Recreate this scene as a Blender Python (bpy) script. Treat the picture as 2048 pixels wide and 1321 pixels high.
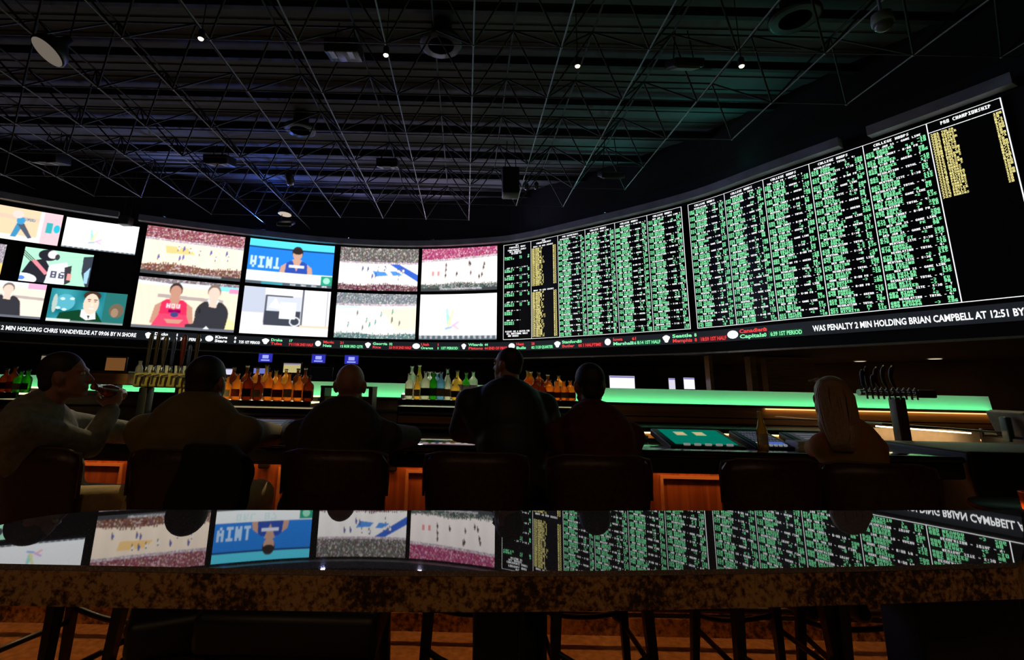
import bpy, bmesh, math, random
import numpy as np
from mathutils import Vector, Matrix, Quaternion

# ------------------------------------------------------------------ camera, world, exposure
for o in list(bpy.data.objects):
    bpy.data.objects.remove(o)
S = bpy.context.scene
COL = S.collection
W_PX, H_PX = 2048.0, 1321.0
F_PX, PX, PY = 982.0, 934.2, 554.0          # focal length and principal point (pixels of a 2048 wide frame)
PITCH, ROLL = 0.2194, 0.0224
EYE = Vector((0.0, 0.0, 1.42))
cth, sth, cr, sr = math.cos(PITCH), math.sin(PITCH), math.cos(ROLL), math.sin(ROLL)
_R, _U, _F = Vector((1, 0, 0)), Vector((0, -sth, cth)), Vector((0, cth, sth))
_X, _Y = _R * cr + _U * sr, _R * -sr + _U * cr
cam_data = bpy.data.cameras.new('camera')
cam = bpy.data.objects.new('camera', cam_data)
COL.objects.link(cam)
cam.matrix_world = Matrix((( _X.x, _Y.x, -_F.x, EYE.x), (_X.y, _Y.y, -_F.y, EYE.y), (_X.z, _Y.z, -_F.z, EYE.z), (0, 0, 0, 1)))
cam_data.sensor_fit = 'HORIZONTAL'
cam_data.sensor_width = 36.0
cam_data.lens = F_PX / W_PX * 36.0
cam_data.shift_x = (W_PX / 2 - PX) / W_PX
cam_data.shift_y = -(H_PX / 2 - PY) / W_PX
cam_data.clip_start = 0.02
cam_data.clip_end = 100
S.camera = cam

world = bpy.data.worlds.new('world')
S.world = world
world.use_nodes = True
world.node_tree.nodes['Background'].inputs[0].default_value = (0.5, 0.55, 0.7, 1)
world.node_tree.nodes['Background'].inputs[1].default_value = 0.0
S.view_settings.view_transform = 'Standard'
S.view_settings.look = 'None'
S.view_settings.exposure = 0.0
S.view_settings.gamma = 1.0
S.view_settings.use_curve_mapping = False


def ray(x, y):
    a, b = (x - PX) / F_PX, (PY - y) / F_PX
    u, v = a * cr - b * sr, a * sr + b * cr
    return Vector((u, cth - v * sth, sth + v * cth))


def at(x, y, Y):
    """the point of the place seen at a pixel of the photograph, Y metres in front of the camera"""
    r = ray(x, y)
    return EYE + r * (Y / r.y)


def at_z(x, y, z):
    r = ray(x, y)
    return EYE + r * ((z - EYE.z) / r.z)


# ------------------------------------------------------------------ materials
MATS = {}


def mat(name, col, rough=0.6, metal=0.0, spec=0.5, emit=None, estr=0.0, noise=0.0, nscale=20.0, col2=None, bump=0.0, coat=0.0, sheen=0.0):
    if name in MATS:
        return MATS[name]
    m = bpy.data.materials.new(name)
    m.use_nodes = True
    nt = m.node_tree
    b = nt.nodes['Principled BSDF']
    b.inputs['Base Color'].default_value = (*col, 1)
    b.inputs['Roughness'].default_value = rough
    b.inputs['Metallic'].default_value = metal
    b.inputs['Specular IOR Level'].default_value = spec
    if coat:
        b.inputs['Coat Weight'].default_value = coat
        b.inputs['Coat Roughness'].default_value = 0.05
    if sheen:
        b.inputs['Sheen Weight'].default_value = sheen
    if emit:
        b.inputs['Emission Color'].default_value = (*emit, 1)
        b.inputs['Emission Strength'].default_value = estr
    tc = nt.nodes.new('ShaderNodeTexCoord')
    nz = nt.nodes.new('ShaderNodeTexNoise')
    nz.inputs['Scale'].default_value = nscale
    nz.inputs['Detail'].default_value = 4
    nt.links.new(tc.outputs['Object'], nz.inputs['Vector'])
    c2 = col2 if col2 else tuple(c * (1 - noise) for c in col)
    ramp = nt.nodes.new('ShaderNodeValToRGB')
    ramp.color_ramp.elements[0].position = 0.35
    ramp.color_ramp.elements[1].position = 0.65
    ramp.color_ramp.elements[0].color = (*c2, 1)
    ramp.color_ramp.elements[1].color = (*col, 1)
    nt.links.new(nz.outputs['Fac'], ramp.inputs['Fac'])
    nt.links.new(ramp.outputs['Color'], b.inputs['Base Color'])
    if bump:
        bp = nt.nodes.new('ShaderNodeBump')
        bp.inputs['Strength'].default_value = bump
        bp.inputs['Distance'].default_value = 0.01
        nt.links.new(nz.outputs['Fac'], bp.inputs['Height'])
        nt.links.new(bp.outputs['Normal'], b.inputs['Normal'])
    MATS[name] = m
    return m


def emitter(name, col, strength, sample=True):
    if name in MATS:
        return MATS[name]
    m = bpy.data.materials.new(name)
    m.use_nodes = True
    nt = m.node_tree
    nt.nodes.clear()
    e = nt.nodes.new('ShaderNodeEmission')
    e.inputs[0].default_value = (*col, 1)
    e.inputs[1].default_value = strength
    out = nt.nodes.new('ShaderNodeOutputMaterial')
    nt.links.new(e.outputs[0], out.inputs[0])
    if not sample:
        m.cycles.emission_sampling = 'NONE'
    MATS[name] = m
    return m


def wood(name, c1, c2, rough=0.35, axis='Z', scale=1.0, coat=0.3):
    m = bpy.data.materials.new(name)
    m.use_nodes = True
    nt = m.node_tree
    b = nt.nodes['Principled BSDF']
    b.inputs['Roughness'].default_value = rough
    b.inputs['Coat Weight'].default_value = coat
    tc = nt.nodes.new('ShaderNodeTexCoord')
    mp = nt.nodes.new('ShaderNodeMapping')
    mp.inputs['Scale'].default_value = {'Z': (28 * scale, 28 * scale, 1.2 * scale), 'X': (1.2 * scale, 28 * scale, 28 * scale), 'Y': (28 * scale, 1.2 * scale, 28 * scale)}[axis]
    nz = nt.nodes.new('ShaderNodeTexNoise')
    nz.inputs['Scale'].default_value = 1.0
    nz.inputs['Detail'].default_value = 6
    nz.inputs['Distortion'].default_value = 0.6
    r = nt.nodes.new('ShaderNodeValToRGB')
    r.color_ramp.elements[0].position = 0.3
    r.color_ramp.elements[1].position = 0.7
    r.color_ramp.elements[0].color = (*c1, 1)
    r.color_ramp.elements[1].color = (*c2, 1)
    nt.links.new(tc.outputs['Object'], mp.inputs[0])
    nt.links.new(mp.outputs[0], nz.inputs['Vector'])
    nt.links.new(nz.outputs['Fac'], r.inputs['Fac'])
    nt.links.new(r.outputs['Color'], b.inputs['Base Color'])
    MATS[name] = m
    return m


def granite(name, cols, rough=0.1, scale=40.0, ior=1.6):
    m = bpy.data.materials.new(name)
    m.use_nodes = True
    nt = m.node_tree
    b = nt.nodes['Principled BSDF']
    b.inputs['Roughness'].default_value = rough
    b.inputs['IOR'].default_value = ior
    tc = nt.nodes.new('ShaderNodeTexCoord')
    v = nt.nodes.new('ShaderNodeTexNoise')
    v.inputs['Scale'].default_value = scale
    v.inputs['Detail'].default_value = 5
    v.inputs['Roughness'].default_value = 0.65
    v2 = nt.nodes.new('ShaderNodeTexNoise')
    v2.inputs['Scale'].default_value = scale * 0.11
    v2.inputs['Detail'].default_value = 2
    ad = nt.nodes.new('ShaderNodeMath')
    ad.operation = 'MULTIPLY_ADD'
    ad.inputs[1].default_value = 0.6
    nt.links.new(v2.outputs['Fac'], ad.inputs[0])
    r = nt.nodes.new('ShaderNodeValToRGB')
    els = r.color_ramp.elements
    while len(els) < len(cols):
        els.new(0.5)
    for i, (p, c) in enumerate(cols):
        els[i].position = p
        els[i].color = (*c, 1)
    nt.links.new(tc.outputs['Object'], v.inputs['Vector'])
    nt.links.new(tc.outputs['Object'], v2.inputs['Vector'])
    nt.links.new(v.outputs['Fac'], ad.inputs[2])
    nt.links.new(ad.outputs[0], r.inputs['Fac'])
    nt.links.new(r.outputs['Color'], b.inputs['Base Color'])
    MATS[name] = m
    return m


def glassy(name, col, trans=0.75, rough=0.08):
    """tinted bottle glass with liquid: scatters the shelf light through it"""
    m = bpy.data.materials.new(name)
    m.use_nodes = True
    nt = m.node_tree
    nt.nodes.clear()
    tr = nt.nodes.new('ShaderNodeBsdfTranslucent')
    tr.inputs[0].default_value = (*col, 1)
    tp = nt.nodes.new('ShaderNodeBsdfTransparent')
    tp.inputs[0].default_value = (*col, 1)
    mx = nt.nodes.new('ShaderNodeMixShader')
    mx.inputs[0].default_value = 1 - trans
    gl = nt.nodes.new('ShaderNodeBsdfGlossy')
    gl.inputs['Roughness'].default_value = rough
    fr = nt.nodes.new('ShaderNodeFresnel')
    fr.inputs[0].default_value = 1.45
    nz = nt.nodes.new('ShaderNodeTexNoise')
    nz.inputs['Scale'].default_value = 30
    bp = nt.nodes.new('ShaderNodeBump')
    bp.inputs['Strength'].default_value = 0.1
    nt.links.new(nz.outputs['Fac'], bp.inputs['Height'])
    nt.links.new(bp.outputs['Normal'], gl.inputs['Normal'])
    mx2 = nt.nodes.new('ShaderNodeMixShader')
    out = nt.nodes.new('ShaderNodeOutputMaterial')
    nt.links.new(tr.outputs[0], mx.inputs[1])
    nt.links.new(tp.outputs[0], mx.inputs[2])
    nt.links.new(fr.outputs[0], mx2.inputs[0])
    nt.links.new(mx.outputs[0], mx2.inputs[1])
    nt.links.new(gl.outputs[0], mx2.inputs[2])
    nt.links.new(mx2.outputs[0], out.inputs[0])
    MATS[name] = m
    return m


M_BLACKWALL = mat('black_paint', (0.012, 0.012, 0.014), 0.8, noise=0.2, nscale=3)
M_CEIL = mat('dark_grey_deck_paint', (0.13, 0.127, 0.142), 0.85, noise=0.35, nscale=0.8)
M_TRUSS = mat('screen_lit_truss_paint', (0.27, 0.27, 0.27), 0.4, metal=0.2, noise=0.3, nscale=8)  # one truss paint in three tones; light and shade put into the colour
M_TRUSS_MID = mat('half_lit_truss_paint', (0.10, 0.10, 0.10), 0.4, metal=0.2, noise=0.3, nscale=8)
M_TRUSS_DK = mat('shaded_truss_paint', (0.012, 0.012, 0.012), 0.6, noise=0.3, nscale=8)
M_BLACK = mat('black_plastic', (0.012, 0.012, 0.013), 0.45, noise=0.2)
M_BEZEL = mat('black_bezel', (0.01, 0.011, 0.014), 0.35, noise=0.2)
M_CORNICE = mat('grey_metal_cornice', (0.42, 0.44, 0.48), 0.5, metal=0.2, noise=0.3, nscale=2)
M_STEEL = mat('brushed_steel', (0.45, 0.45, 0.46), 0.28, metal=1.0, noise=0.25, nscale=60)
M_BRASS = mat('brass', (0.75, 0.60, 0.16), 0.35, metal=0.25, noise=0.2, nscale=15)
M_LEATHER = mat('dark_brown_leather', (0.055, 0.016, 0.010), 0.42, noise=0.4, nscale=60, bump=0.15)
M_PIPING = mat('lighter_leather_piping', (0.09, 0.05, 0.035), 0.35, noise=0.3, nscale=40)  # piping toned lighter than the backrest leather
M_LEGWOOD = wood('black_stained_wood', (0.006, 0.004, 0.003), (0.016, 0.010, 0.008), 0.5, coat=0.1)
M_BARWOOD = wood('cherry_wood', (0.20, 0.045, 0.014), (0.42, 0.12, 0.035), 0.35)
M_MOULD = wood('cherry_moulding', (0.42, 0.16, 0.06), (0.6, 0.26, 0.1), 0.3, axis='X')
M_AMBERWOOD = wood('amber_maple', (0.38, 0.17, 0.05), (0.62, 0.33, 0.12), 0.4, axis='X')
M_CARPET = mat('tan_carpet', (0.62, 0.34, 0.14), 0.95, noise=0.35, nscale=26, col2=(0.42, 0.21, 0.08), bump=0.4, sheen=0.2)
M_BARTOP = granite('black_granite_top', [(0.3, (0.006, 0.006, 0.007)), (0.8, (0.02, 0.018, 0.018))], 0.08, 60, 1.7)
M_DADO = granite('brown_granite_dado', [(0.62, (0.04, 0.022, 0.010)), (0.72, (0.25, 0.13, 0.045)), (0.82, (0.60, 0.34, 0.12)), (0.95, (0.8, 0.52, 0.22))], 0.35, 26, 1.5)
M_EDGE = granite('speckled_brown_granite_edge', [(0.66, (0.008, 0.006, 0.004)), (0.78, (0.045, 0.024, 0.010)), (0.86, (0.26, 0.125, 0.04)), (0.96, (0.50, 0.30, 0.12))], 0.3, 105, 1.5)
for _n in M_EDGE.node_tree.nodes:                  # big dark drifts through the stone
    if _n.type == 'TEX_NOISE' and _n.inputs['Scale'].default_value < 50:
        _n.inputs['Scale'].default_value = 5.5
    if _n.type == 'MATH':
        _n.inputs[1].default_value = 0.72
M_SKIN = mat('skin', (0.42, 0.20, 0.13), 0.5, noise=0.15, nscale=30)
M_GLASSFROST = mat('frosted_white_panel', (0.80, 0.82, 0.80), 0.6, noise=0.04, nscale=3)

# table top: black polished stone with a mirror finish
mt = bpy.data.materials.new('mirror_polished_black_stone')
mt.use_nodes = True
_b = mt.node_tree.nodes['Principled BSDF']
_b.inputs['Roughness'].default_value = 0.015
_b.inputs['IOR'].default_value = 2.3
_nz = mt.node_tree.nodes.new('ShaderNodeTexNoise')
_nz.inputs['Scale'].default_value = 260
_nz.inputs['Detail'].default_value = 3
_tc = mt.node_tree.nodes.new('ShaderNodeTexCoord')
_rp = mt.node_tree.nodes.new('ShaderNodeValToRGB')
_rp.color_ramp.elements[0].position = 0.5
_rp.color_ramp.elements[0].color = (0.075, 0.078, 0.092, 1)
_rp.color_ramp.elements[1].position = 0.8
_rp.color_ramp.elements[1].color = (0.26, 0.26, 0.29, 1)
mt.node_tree.links.new(_tc.outputs['Object'], _nz.inputs['Vector'])
mt.node_tree.links.new(_nz.outputs['Fac'], _rp.inputs['Fac'])
mt.node_tree.links.new(_rp.outputs['Color'], _b.inputs['Base Color'])
M_TABLE = mt


# ------------------------------------------------------------------ mesh builder
class MB:
    def __init__(self):
        self.v, self.f, self.m, self.smooth = [], [], [], []

    def add(self, vs, fs, mi=0, smooth=False):
        o = len(self.v)
        self.v += [tuple(p) for p in vs]
        self.f += [tuple(i + o for i in f) for f in fs]
        self.m += [mi] * len(fs)
        self.smooth += [smooth] * len(fs)
        return self

    def quad(self, a, b, c, d, mi=0):
        return self.add([a, b, c, d], [(0, 1, 2, 3)], mi)

    def box(self, c, s, mi=0, rot=None, taper=1.0):
        hx, hy, hz = s[0] / 2, s[1] / 2, s[2] / 2
        vs = []
        for z in (-1, 1):
            t = taper if z < 0 else 1.0
            for x, y in ((-1, -1), (1, -1), (1, 1), (-1, 1)):
                p = Vector((x * hx * t, y * hy * t, z * hz))
                if rot:
                    p = rot @ p
                vs.append(Vector(c) + p)
        return self.add(vs, [(3, 2, 1, 0), (4, 5, 6, 7), (0, 1, 5, 4), (1, 2, 6, 5), (2, 3, 7, 6), (3, 0, 4, 7)], mi)

    def rbox(self, c, s, r=0.02, seg=3, mi=0, rot=None):
        """box with rounded edges"""
        bm = bmesh.new()
        bmesh.ops.create_cube(bm, size=1)
        for v in bm.verts:
            v.co = Vector((v.co.x * s[0], v.co.y * s[1], v.co.z * s[2]))
        bmesh.ops.bevel(bm, geom=list(bm.edges), offset=min(r, min(s) * 0.49), segments=seg, profile=0.5, affect='EDGES')
        bm.verts.index_update()
        vs = [Vector(c) + ((rot @ v.co) if rot else v.co) for v in bm.verts]
        fs = [tuple(v.index for v in f.verts) for f in bm.faces]
        bm.free()
        return self.add(vs, fs, mi, True)

    def tube(self, p0, p1, r0, r1=None, n=10, mi=0, cap=True, smooth=True):
        r1 = r0 if r1 is None else r1
        p0, p1 = Vector(p0), Vector(p1)
        d = (p1 - p0).normalized()
        a = d.orthogonal().normalized()
        b = d.cross(a)
        vs = []
        for p, r in ((p0, r0), (p1, r1)):
            for i in range(n):
                t = 2 * math.pi * i / n
                vs.append(p + (a * math.cos(t) + b * math.sin(t)) * r)
        fs = [(i, (i + 1) % n, n + (i + 1) % n, n + i) for i in range(n)]
        self.add(vs, fs, mi, smooth)
        if cap:
            self.add(vs[:n], [tuple(range(n - 1, -1, -1))], mi)
            self.add(vs[n:], [tuple(range(n))], mi)
        return self

    def path(self, pts, r, n=8, mi=0, rz=None):
        """swept tube along a polyline; r may be a list"""
        pts = [Vector(p) for p in pts]
        rs = r if isinstance(r, (list, tuple)) else [r] * len(pts)
        vs = []
        ref = None
        for i, p in enumerate(pts):
            d = (pts[min(i + 1, len(pts) - 1)] - pts[max(i - 1, 0)]).normalized()
            if ref is None:
                ref = d.orthogonal().normalized()
            ref = (ref - d * ref.dot(d)).normalized()
            b = d.cross(ref)
            for k in range(n):
                t = 2 * math.pi * k / n
                vs.append(p + (ref * math.cos(t) + b * math.sin(t)) * rs[i])
        fs = []
        for i in range(len(pts) - 1):
            for k in range(n):
                fs.append((i * n + k, i * n + (k + 1) % n, (i + 1) * n + (k + 1) % n, (i + 1) * n + k))
        fs.append(tuple(range(n - 1, -1, -1)))
        fs.append(tuple(range((len(pts) - 1) * n, len(pts) * n)))
        return self.add(vs, fs, mi, True)

    def lathe(self, prof, o=(0, 0, 0), n=20, mi=0, rot=None):
        vs = []
        for r, z in prof:
            for i in range(n):
                t = 2 * math.pi * i / n
                p = Vector((r * math.cos(t), r * math.sin(t), z))
                if rot:
                    p = rot @ p
                vs.append(Vector(o) + p)
        fs = []
        for j in range(len(prof) - 1):
            for i in range(n):
                fs.append((j * n + i, j * n + (i + 1) % n, (j + 1) * n + (i + 1) % n, (j + 1) * n + i))
        fs.append(tuple(range(n - 1, -1, -1)))
        fs.append(tuple(range((len(prof) - 1) * n, len(prof) * n)))
        return self.add(vs, fs, mi, True)

    def ellipsoid(self, c, r, rot=None, n=16, mi=0):
        vs, fs = [], []
        m = n // 2
        for j in range(m + 1):
            ph = math.pi * j / m
            for i in range(n):
                t = 2 * math.pi * i / n
                p = Vector((r[0] * math.sin(ph) * math.cos(t), r[1] * math.sin(ph) * math.sin(t), r[2] * math.cos(ph)))
                vs.append(Vector(c) + ((rot @ p) if rot else p))
        for j in range(m):
            for i in range(n):
                fs.append((j * n + i, (j + 1) * n + i, (j + 1) * n + (i + 1) % n, j * n + (i + 1) % n))
        return self.add(vs, fs, mi, True)

    def build(self, name, mats, parent=None, origin=None, merge=False, bevel=0.0):
        me = bpy.data.meshes.new(name)
        vs = self.v
        if origin is not None:
            vs = [(p[0] - origin[0], p[1] - origin[1], p[2] - origin[2]) for p in vs]
        me.from_pydata(vs, [], self.f)
        if not isinstance(mats, (list, tuple)):
            mats = [mats]
        for m in mats:
            me.materials.append(m)
        me.polygons.foreach_set('material_index', self.m)
        me.polygons.foreach_set('use_smooth', self.smooth)
        if merge:
            bm = bmesh.new()
            bm.from_mesh(me)
            bmesh.ops.remove_doubles(bm, verts=bm.verts, dist=1e-5)
            bmesh.ops.recalc_face_normals(bm, faces=bm.faces)
            bm.to_mesh(me)
            bm.free()
        me.update()
        o = bpy.data.objects.new(name, me)
        COL.objects.link(o)
        if origin is not None:
            o.location = origin
        if parent:
            o.parent = parent
        if bevel:
            md = o.modifiers.new('bevel', 'BEVEL')
            md.width = bevel
            md.segments = 2
            md.limit_method = 'ANGLE'
        return o


def tag(o, label=None, cat=None, group=None, kind=None):
    if label:
        o['label'] = label
    if cat:
        o['category'] = cat
    if group:
        o['group'] = group
    if kind:
        o['kind'] = kind
    return o


def thing(name, label, cat, loc=(0, 0, 0), rz=0.0, group=None):
    o = bpy.data.objects.new(name, None)
    o.empty_display_size = 0.1
    COL.objects.link(o)
    o.location = loc
    o.rotation_euler = (0, 0, rz)
    return tag(o, label, cat, group)


def copy_tree(o, parent=None):
    c = o.copy()
    COL.objects.link(c)
    if parent:
        c.parent = parent
    for ch in list(o.children):
        copy_tree(ch, c)
    return c


def rotz(a):
    return Matrix.Rotation(a, 3, 'Z')


ORD = ['first', 'second', 'third', 'fourth', 'fifth', 'sixth', 'seventh', 'eighth', 'ninth', 'tenth', 'eleventh', 'twelfth', 'thirteenth', 'fourteenth', 'fifteenth', 'sixteenth', 'seventeenth', 'eighteenth']
rnd = random.Random(7)

# ------------------------------------------------------------------ plan curve of the video wall
WP = [(-17.2, 9.6), (-15.5, 12.1), (-14.0, 13.55), (-12.4, 14.7), (-10.6, 15.62), (-8.0, 16.75), (-5.0, 17.70), (-1.8, 17.85), (1.1, 17.12), (2.2, 16.42), (3.0, 15.72),
      (5.94, 12.82), (7.0, 10.98), (8.05, 9.18), (8.55, 8.28), (9.1, 7.2), (9.75, 5.6), (10.2, 3.6)]


def _spline(pts, per=24):
    out = []
    P = [Vector(p) for p in pts]
    P = [P[0] * 2 - P[1]] + P + [P[-1] * 2 - P[-2]]
    for i in range(1, len(P) - 2):
        for k in range(per):
            t = k / per
            a, b, c, d = P[i - 1], P[i], P[i + 1], P[i + 2]
            out.append(0.5 * ((2 * b) + (c - a) * t + (2 * a - 5 * b + 4 * c - d) * t * t + (3 * b - a - 3 * c + d) * t ** 3))
    out.append(P[-2])
    return out


_raw = _spline(WP)
for _ in range(60):                      # relax the plan curve so that it bends evenly
    _raw = [_raw[0]] + [(_raw[i - 1] + _raw[i] * 2 + _raw[i + 1]) / 4 for i in range(1, len(_raw) - 1)] + [_raw[-1]]
CURVE = _raw
CS = [0.0]
for i in range(1, len(CURVE)):
    CS.append(CS[-1] + (CURVE[i] - CURVE[i - 1]).length)
CS_A = np.array(CS)
CX = np.array([p.x for p in CURVE])
CY = np.array([p.y for p in CURVE])
_tx, _ty = np.gradient(CX, CS_A), np.gradient(CY, CS_A)


def wall_pt(s, z, off=0.0):
    """point on the video wall: s metres along it, z above the floor, off metres towards the room"""
    x, y = np.interp(s, CS_A, CX), np.interp(s, CS_A, CY)
    tx, ty = np.interp(s, CS_A, _tx), np.interp(s, CS_A, _ty)
    l = np.hypot(tx, ty)
    return (x + ty / l * off, y - tx / l * off, z) if np.isscalar(s) else np.stack([x + ty / l * off, y - tx / l * off, z + 0 * x], -1)


def s_of(px, py):
    """how far along the wall a line of sight meets it"""
    r = ray(px, py)
    d = np.array(r.x * CY - r.y * CX)
    for i in range(len(d) - 1):
        if d[i] * d[i + 1] <= 0 and CY[i] > 0:
            t = d[i] / (d[i] - d[i + 1])
            return CS[i] + t * (CS[i + 1] - CS[i])
    return CS[-1]


def wall_band(mb, s0, s1, z0, z1, o0, o1, mi=0, step=0.3):
    """solid curved band between offsets o0 (back) and o1 (front)"""
    n = max(1, int((s1 - s0) / step))
    ss = [s0 + (s1 - s0) * i / n for i in range(n + 1)]
    vs = []
    for s in ss:
        vs += [wall_pt(s, z0, o0), wall_pt(s, z0, o1), wall_pt(s, z1, o1), wall_pt(s, z1, o0)]
    fs = []
    for i in range(n):
        a, b = i * 4, i * 4 + 4
        for k in range(4):
            fs.append((a + k, a + (k + 1) % 4, b + (k + 1) % 4, b + k))
    fs += [(0, 3, 2, 1), (n * 4, n * 4 + 1, n * 4 + 2, n * 4 + 3)]
    mb.add(vs, fs, mi)
    return mb

# ------------------------------------------------------------------ room shell
CEIL_Z = 8.35


def shell():
    mb = MB()
    mb.box((-2.5, 8.0, -0.05), (42, 34, 0.1))
    tag(mb.build('floor', M_CARPET), kind='structure')
    mb = MB()
    mb.box((-2.5, 8.0, CEIL_Z + 0.1), (42, 34, 0.2))
    # ribs of the steel deck
    x0, x1 = -20, 16
    for k in range(48):
        y = 3.0 + k * 0.49
        mb.box(((x0 + x1) / 2, y, CEIL_Z - 0.012), (x1 - x0, 0.20, 0.024))
    tag(mb.build('ceiling', M_CEIL), kind='structure')
    for nm, c, s in (('wall_left', (-23.4, 8, 4.2), (0.2, 34, 8.6)), ('wall_right', (18.4, 8, 4.2), (0.2, 34, 8.6)),
                     ('wall_back', (-2.5, 24.9, 4.2), (42, 0.2, 8.6)), ('wall_front', (-2.5, -8.9, 4.2), (42, 0.2, 8.6))):
        mb = MB()
        mb.box(c, s)
        tag(mb.build(nm, M_BLACKWALL), kind='structure')
    # black curved bulkhead above, behind and below the screens
    mb = MB()
    wall_band(mb, 0.0, CS[-1], 2.38, CEIL_Z + 0.02, -0.35, -0.06)
    tag(mb.build('wall_screens', M_BLACKWALL), kind='structure')
    # soffit of the low room below the screens
    mb = MB()
    wall_band(mb, 0.0, CS[-1], 2.38, 2.5, -7.0, -0.3)
    tag(mb.build('ceiling_low', mat('dark_soffit', (0.03, 0.028, 0.028), 0.7, noise=0.3, nscale=2)), kind='structure')
    mb = MB()
    wall_band(mb, 0.0, CS[-1], 2.36, 2.40, -0.10, 0.0)
    tag(mb.build('trim_1', mat('dull_aluminium_trim', (0.5, 0.45, 0.35), 0.35, metal=0.8, noise=0.2)), kind='structure')
    # cornice over the screens, in three lengths
    for i, (a, b) in enumerate(((3.0, 8.25), (8.8, 31.65), (32.15, 34.2))):
        mb = MB()
        wall_band(mb, a, b, 1.42 + 5.07, 1.42 + 5.27, 0.0, 0.22, step=0.25)
        tag(mb.build('trim_%d' % (i + 2), M_CORNICE), kind='structure')


shell()
# purlins under the deck
for k in range(13):
    y = 6.2 + k * 1.48
    mb = MB()
    mb.box((-2, y, CEIL_Z - 0.10), (36, 0.10, 0.02))
    mb.box((-2, y, CEIL_Z - 0.18), (36, 0.012, 0.16))
    mb.box((-2, y, CEIL_Z - 0.27), (36, 0.10, 0.02))
    o = mb.build('trim_%d' % (k + 5), mat('ceiling_beam_paint', (0.03, 0.03, 0.034), 0.7, noise=0.3, nscale=2))
    tag(o, kind='structure')

# ------------------------------------------------------------------ space frame
BAY = 0.2642 * 5.6
ZB, ZT = 1.42 + 5.6, 1.42 + 6.50
LAST = {-12: 8, -11: 9, -10: 9, -9: 10, -8: 10, -7: 10, -6: 11, -5: 12, -4: 12, -3: 11, -2: 11, -1: 11, 0: 11, 1: 10, 2: 10, 3: 9, 4: 7, 5: 6, 6: 5, 7: 5, 8: 4}
FIRST = 2


def node(i, j):
    return Vector((i * BAY + 0.02, (j - 0.13) * BAY, ZB))


def tnode(i, j):
    return Vector(((i + 0.5) * BAY + 0.02, (j + 0.37) * BAY, ZT))


def bar(mb, a, b, r):
    mb.tube(a, b, r, r, 5, 0, False, True)


truss = thing('space_frame', 'black steel space frame of crossing bars hanging under the dark ceiling deck', 'ceiling frame', (0, 9, ZB))
inv = Matrix.Translation((0, -9, -ZB))
for i in LAST:                                      # long bottom chords running away from the viewer
    mb = MB()
    bar(mb, node(i, FIRST), node(i, LAST[i]), 0.014)
    for j in range(FIRST, LAST[i] + 1):
        mb.ellipsoid(node(i, j), (0.03, 0.03, 0.03), n=6)
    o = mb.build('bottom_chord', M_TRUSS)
    o.location = (0, -9, -ZB)
    o.parent = truss
for j in range(FIRST, 13):                          # cross chords
    mb = MB()
    cols = [i for i in LAST if LAST[i] >= j]
    bar(mb, node(min(cols), j), node(max(cols), j), 0.010)
    for i in cols:
        mb.ellipsoid(node(i, j), (0.022, 0.022, 0.022), n=6)
    o = mb.build('cross_chord', M_TRUSS_MID)
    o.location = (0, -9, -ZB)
    o.parent = truss
cells = [(i, j) for i in LAST for j in range(FIRST, 13) if i + 1 in LAST and j < LAST[i] and j < LAST[i + 1]]
cs = set(cells)
mt_, mw_ = MB(), MB()
for (i, j) in cells:
    t = tnode(i, j)
    if (i + 1, j) in cs:
        bar(mt_, t, tnode(i + 1, j), 0.02)
    if (i, j + 1) in cs:
        bar(mt_, t, tnode(i, j + 1), 0.02)
    for a, b in ((0, 0), (1, 0), (0, 1), (1, 1)):
        bar(mw_, t, node(i + a, j + b), 0.019)
for mb, nm in ((mt_, 'top_chords'), (mw_, 'diagonal_webs')):
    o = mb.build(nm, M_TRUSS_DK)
    o.location = (0, -9, -ZB)
    o.parent = truss

# ------------------------------------------------------------------ pictures on the screens
NX, NY = 208, 117


def grid():
    u, v = np.meshgrid((np.arange(NX) + 0.5) / NX, (np.arange(NY) + 0.5) / NY)
    return u, v


def fill(img, mask, c):
    img[mask] = c


def crowd(img, mask, base, seed, gain=0.9):
    r = np.random.RandomState(seed)
    n = r.rand(NY // 3 + 2, NX // 2 + 2, 3)
    n = n.repeat(3, 0).repeat(2, 1)[:NY, :NX]
    n = n * 0.35 + n.mean(2, keepdims=True) * 0.65
    n2 = r.rand(NY, NX, 1)
    pick = (n[..., :1] > 0.70)
    c = np.array(base) * (0.3 + 1.3 * n2) + 0.25 * (n - 0.5) * gain + pick * 0.28
    img[mask] = np.clip(c, 0.01, 1)[mask]


def ell(u, v, cx, cy, rx, ry):
    return ((u - cx) / rx) ** 2 + ((v - cy) / ry) ** 2 < 1


def poly(u, v, pts):
    inside = np.zeros(u.shape, bool)
    n = len(pts)
    for i in range(n):
        x0, y0 = pts[i]
        x1, y1 = pts[(i + 1) % n]
        if y0 == y1:
            continue
        c = ((y0 > v) != (y1 > v)) & (u < (x1 - x0) * (v - y0) / (y1 - y0) + x0)
        inside ^= c
    return inside


def players(img, u, v, spots, cols, h=0.1):
    for k, (x, y) in enumerate(spots):
        c = cols[k % len(cols)]
        fill(img, ell(u, v, x, y, 0.012, h * 0.35), c)
        fill(img, ell(u, v, x, y + h * 0.42, 0.007, 0.014), (0.1, 0.05, 0.03))
        fill(img, ell(u, v, x - 0.006, y - h * 0.4, 0.005, h * 0.3), (0.15, 0.1, 0.09))


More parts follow.
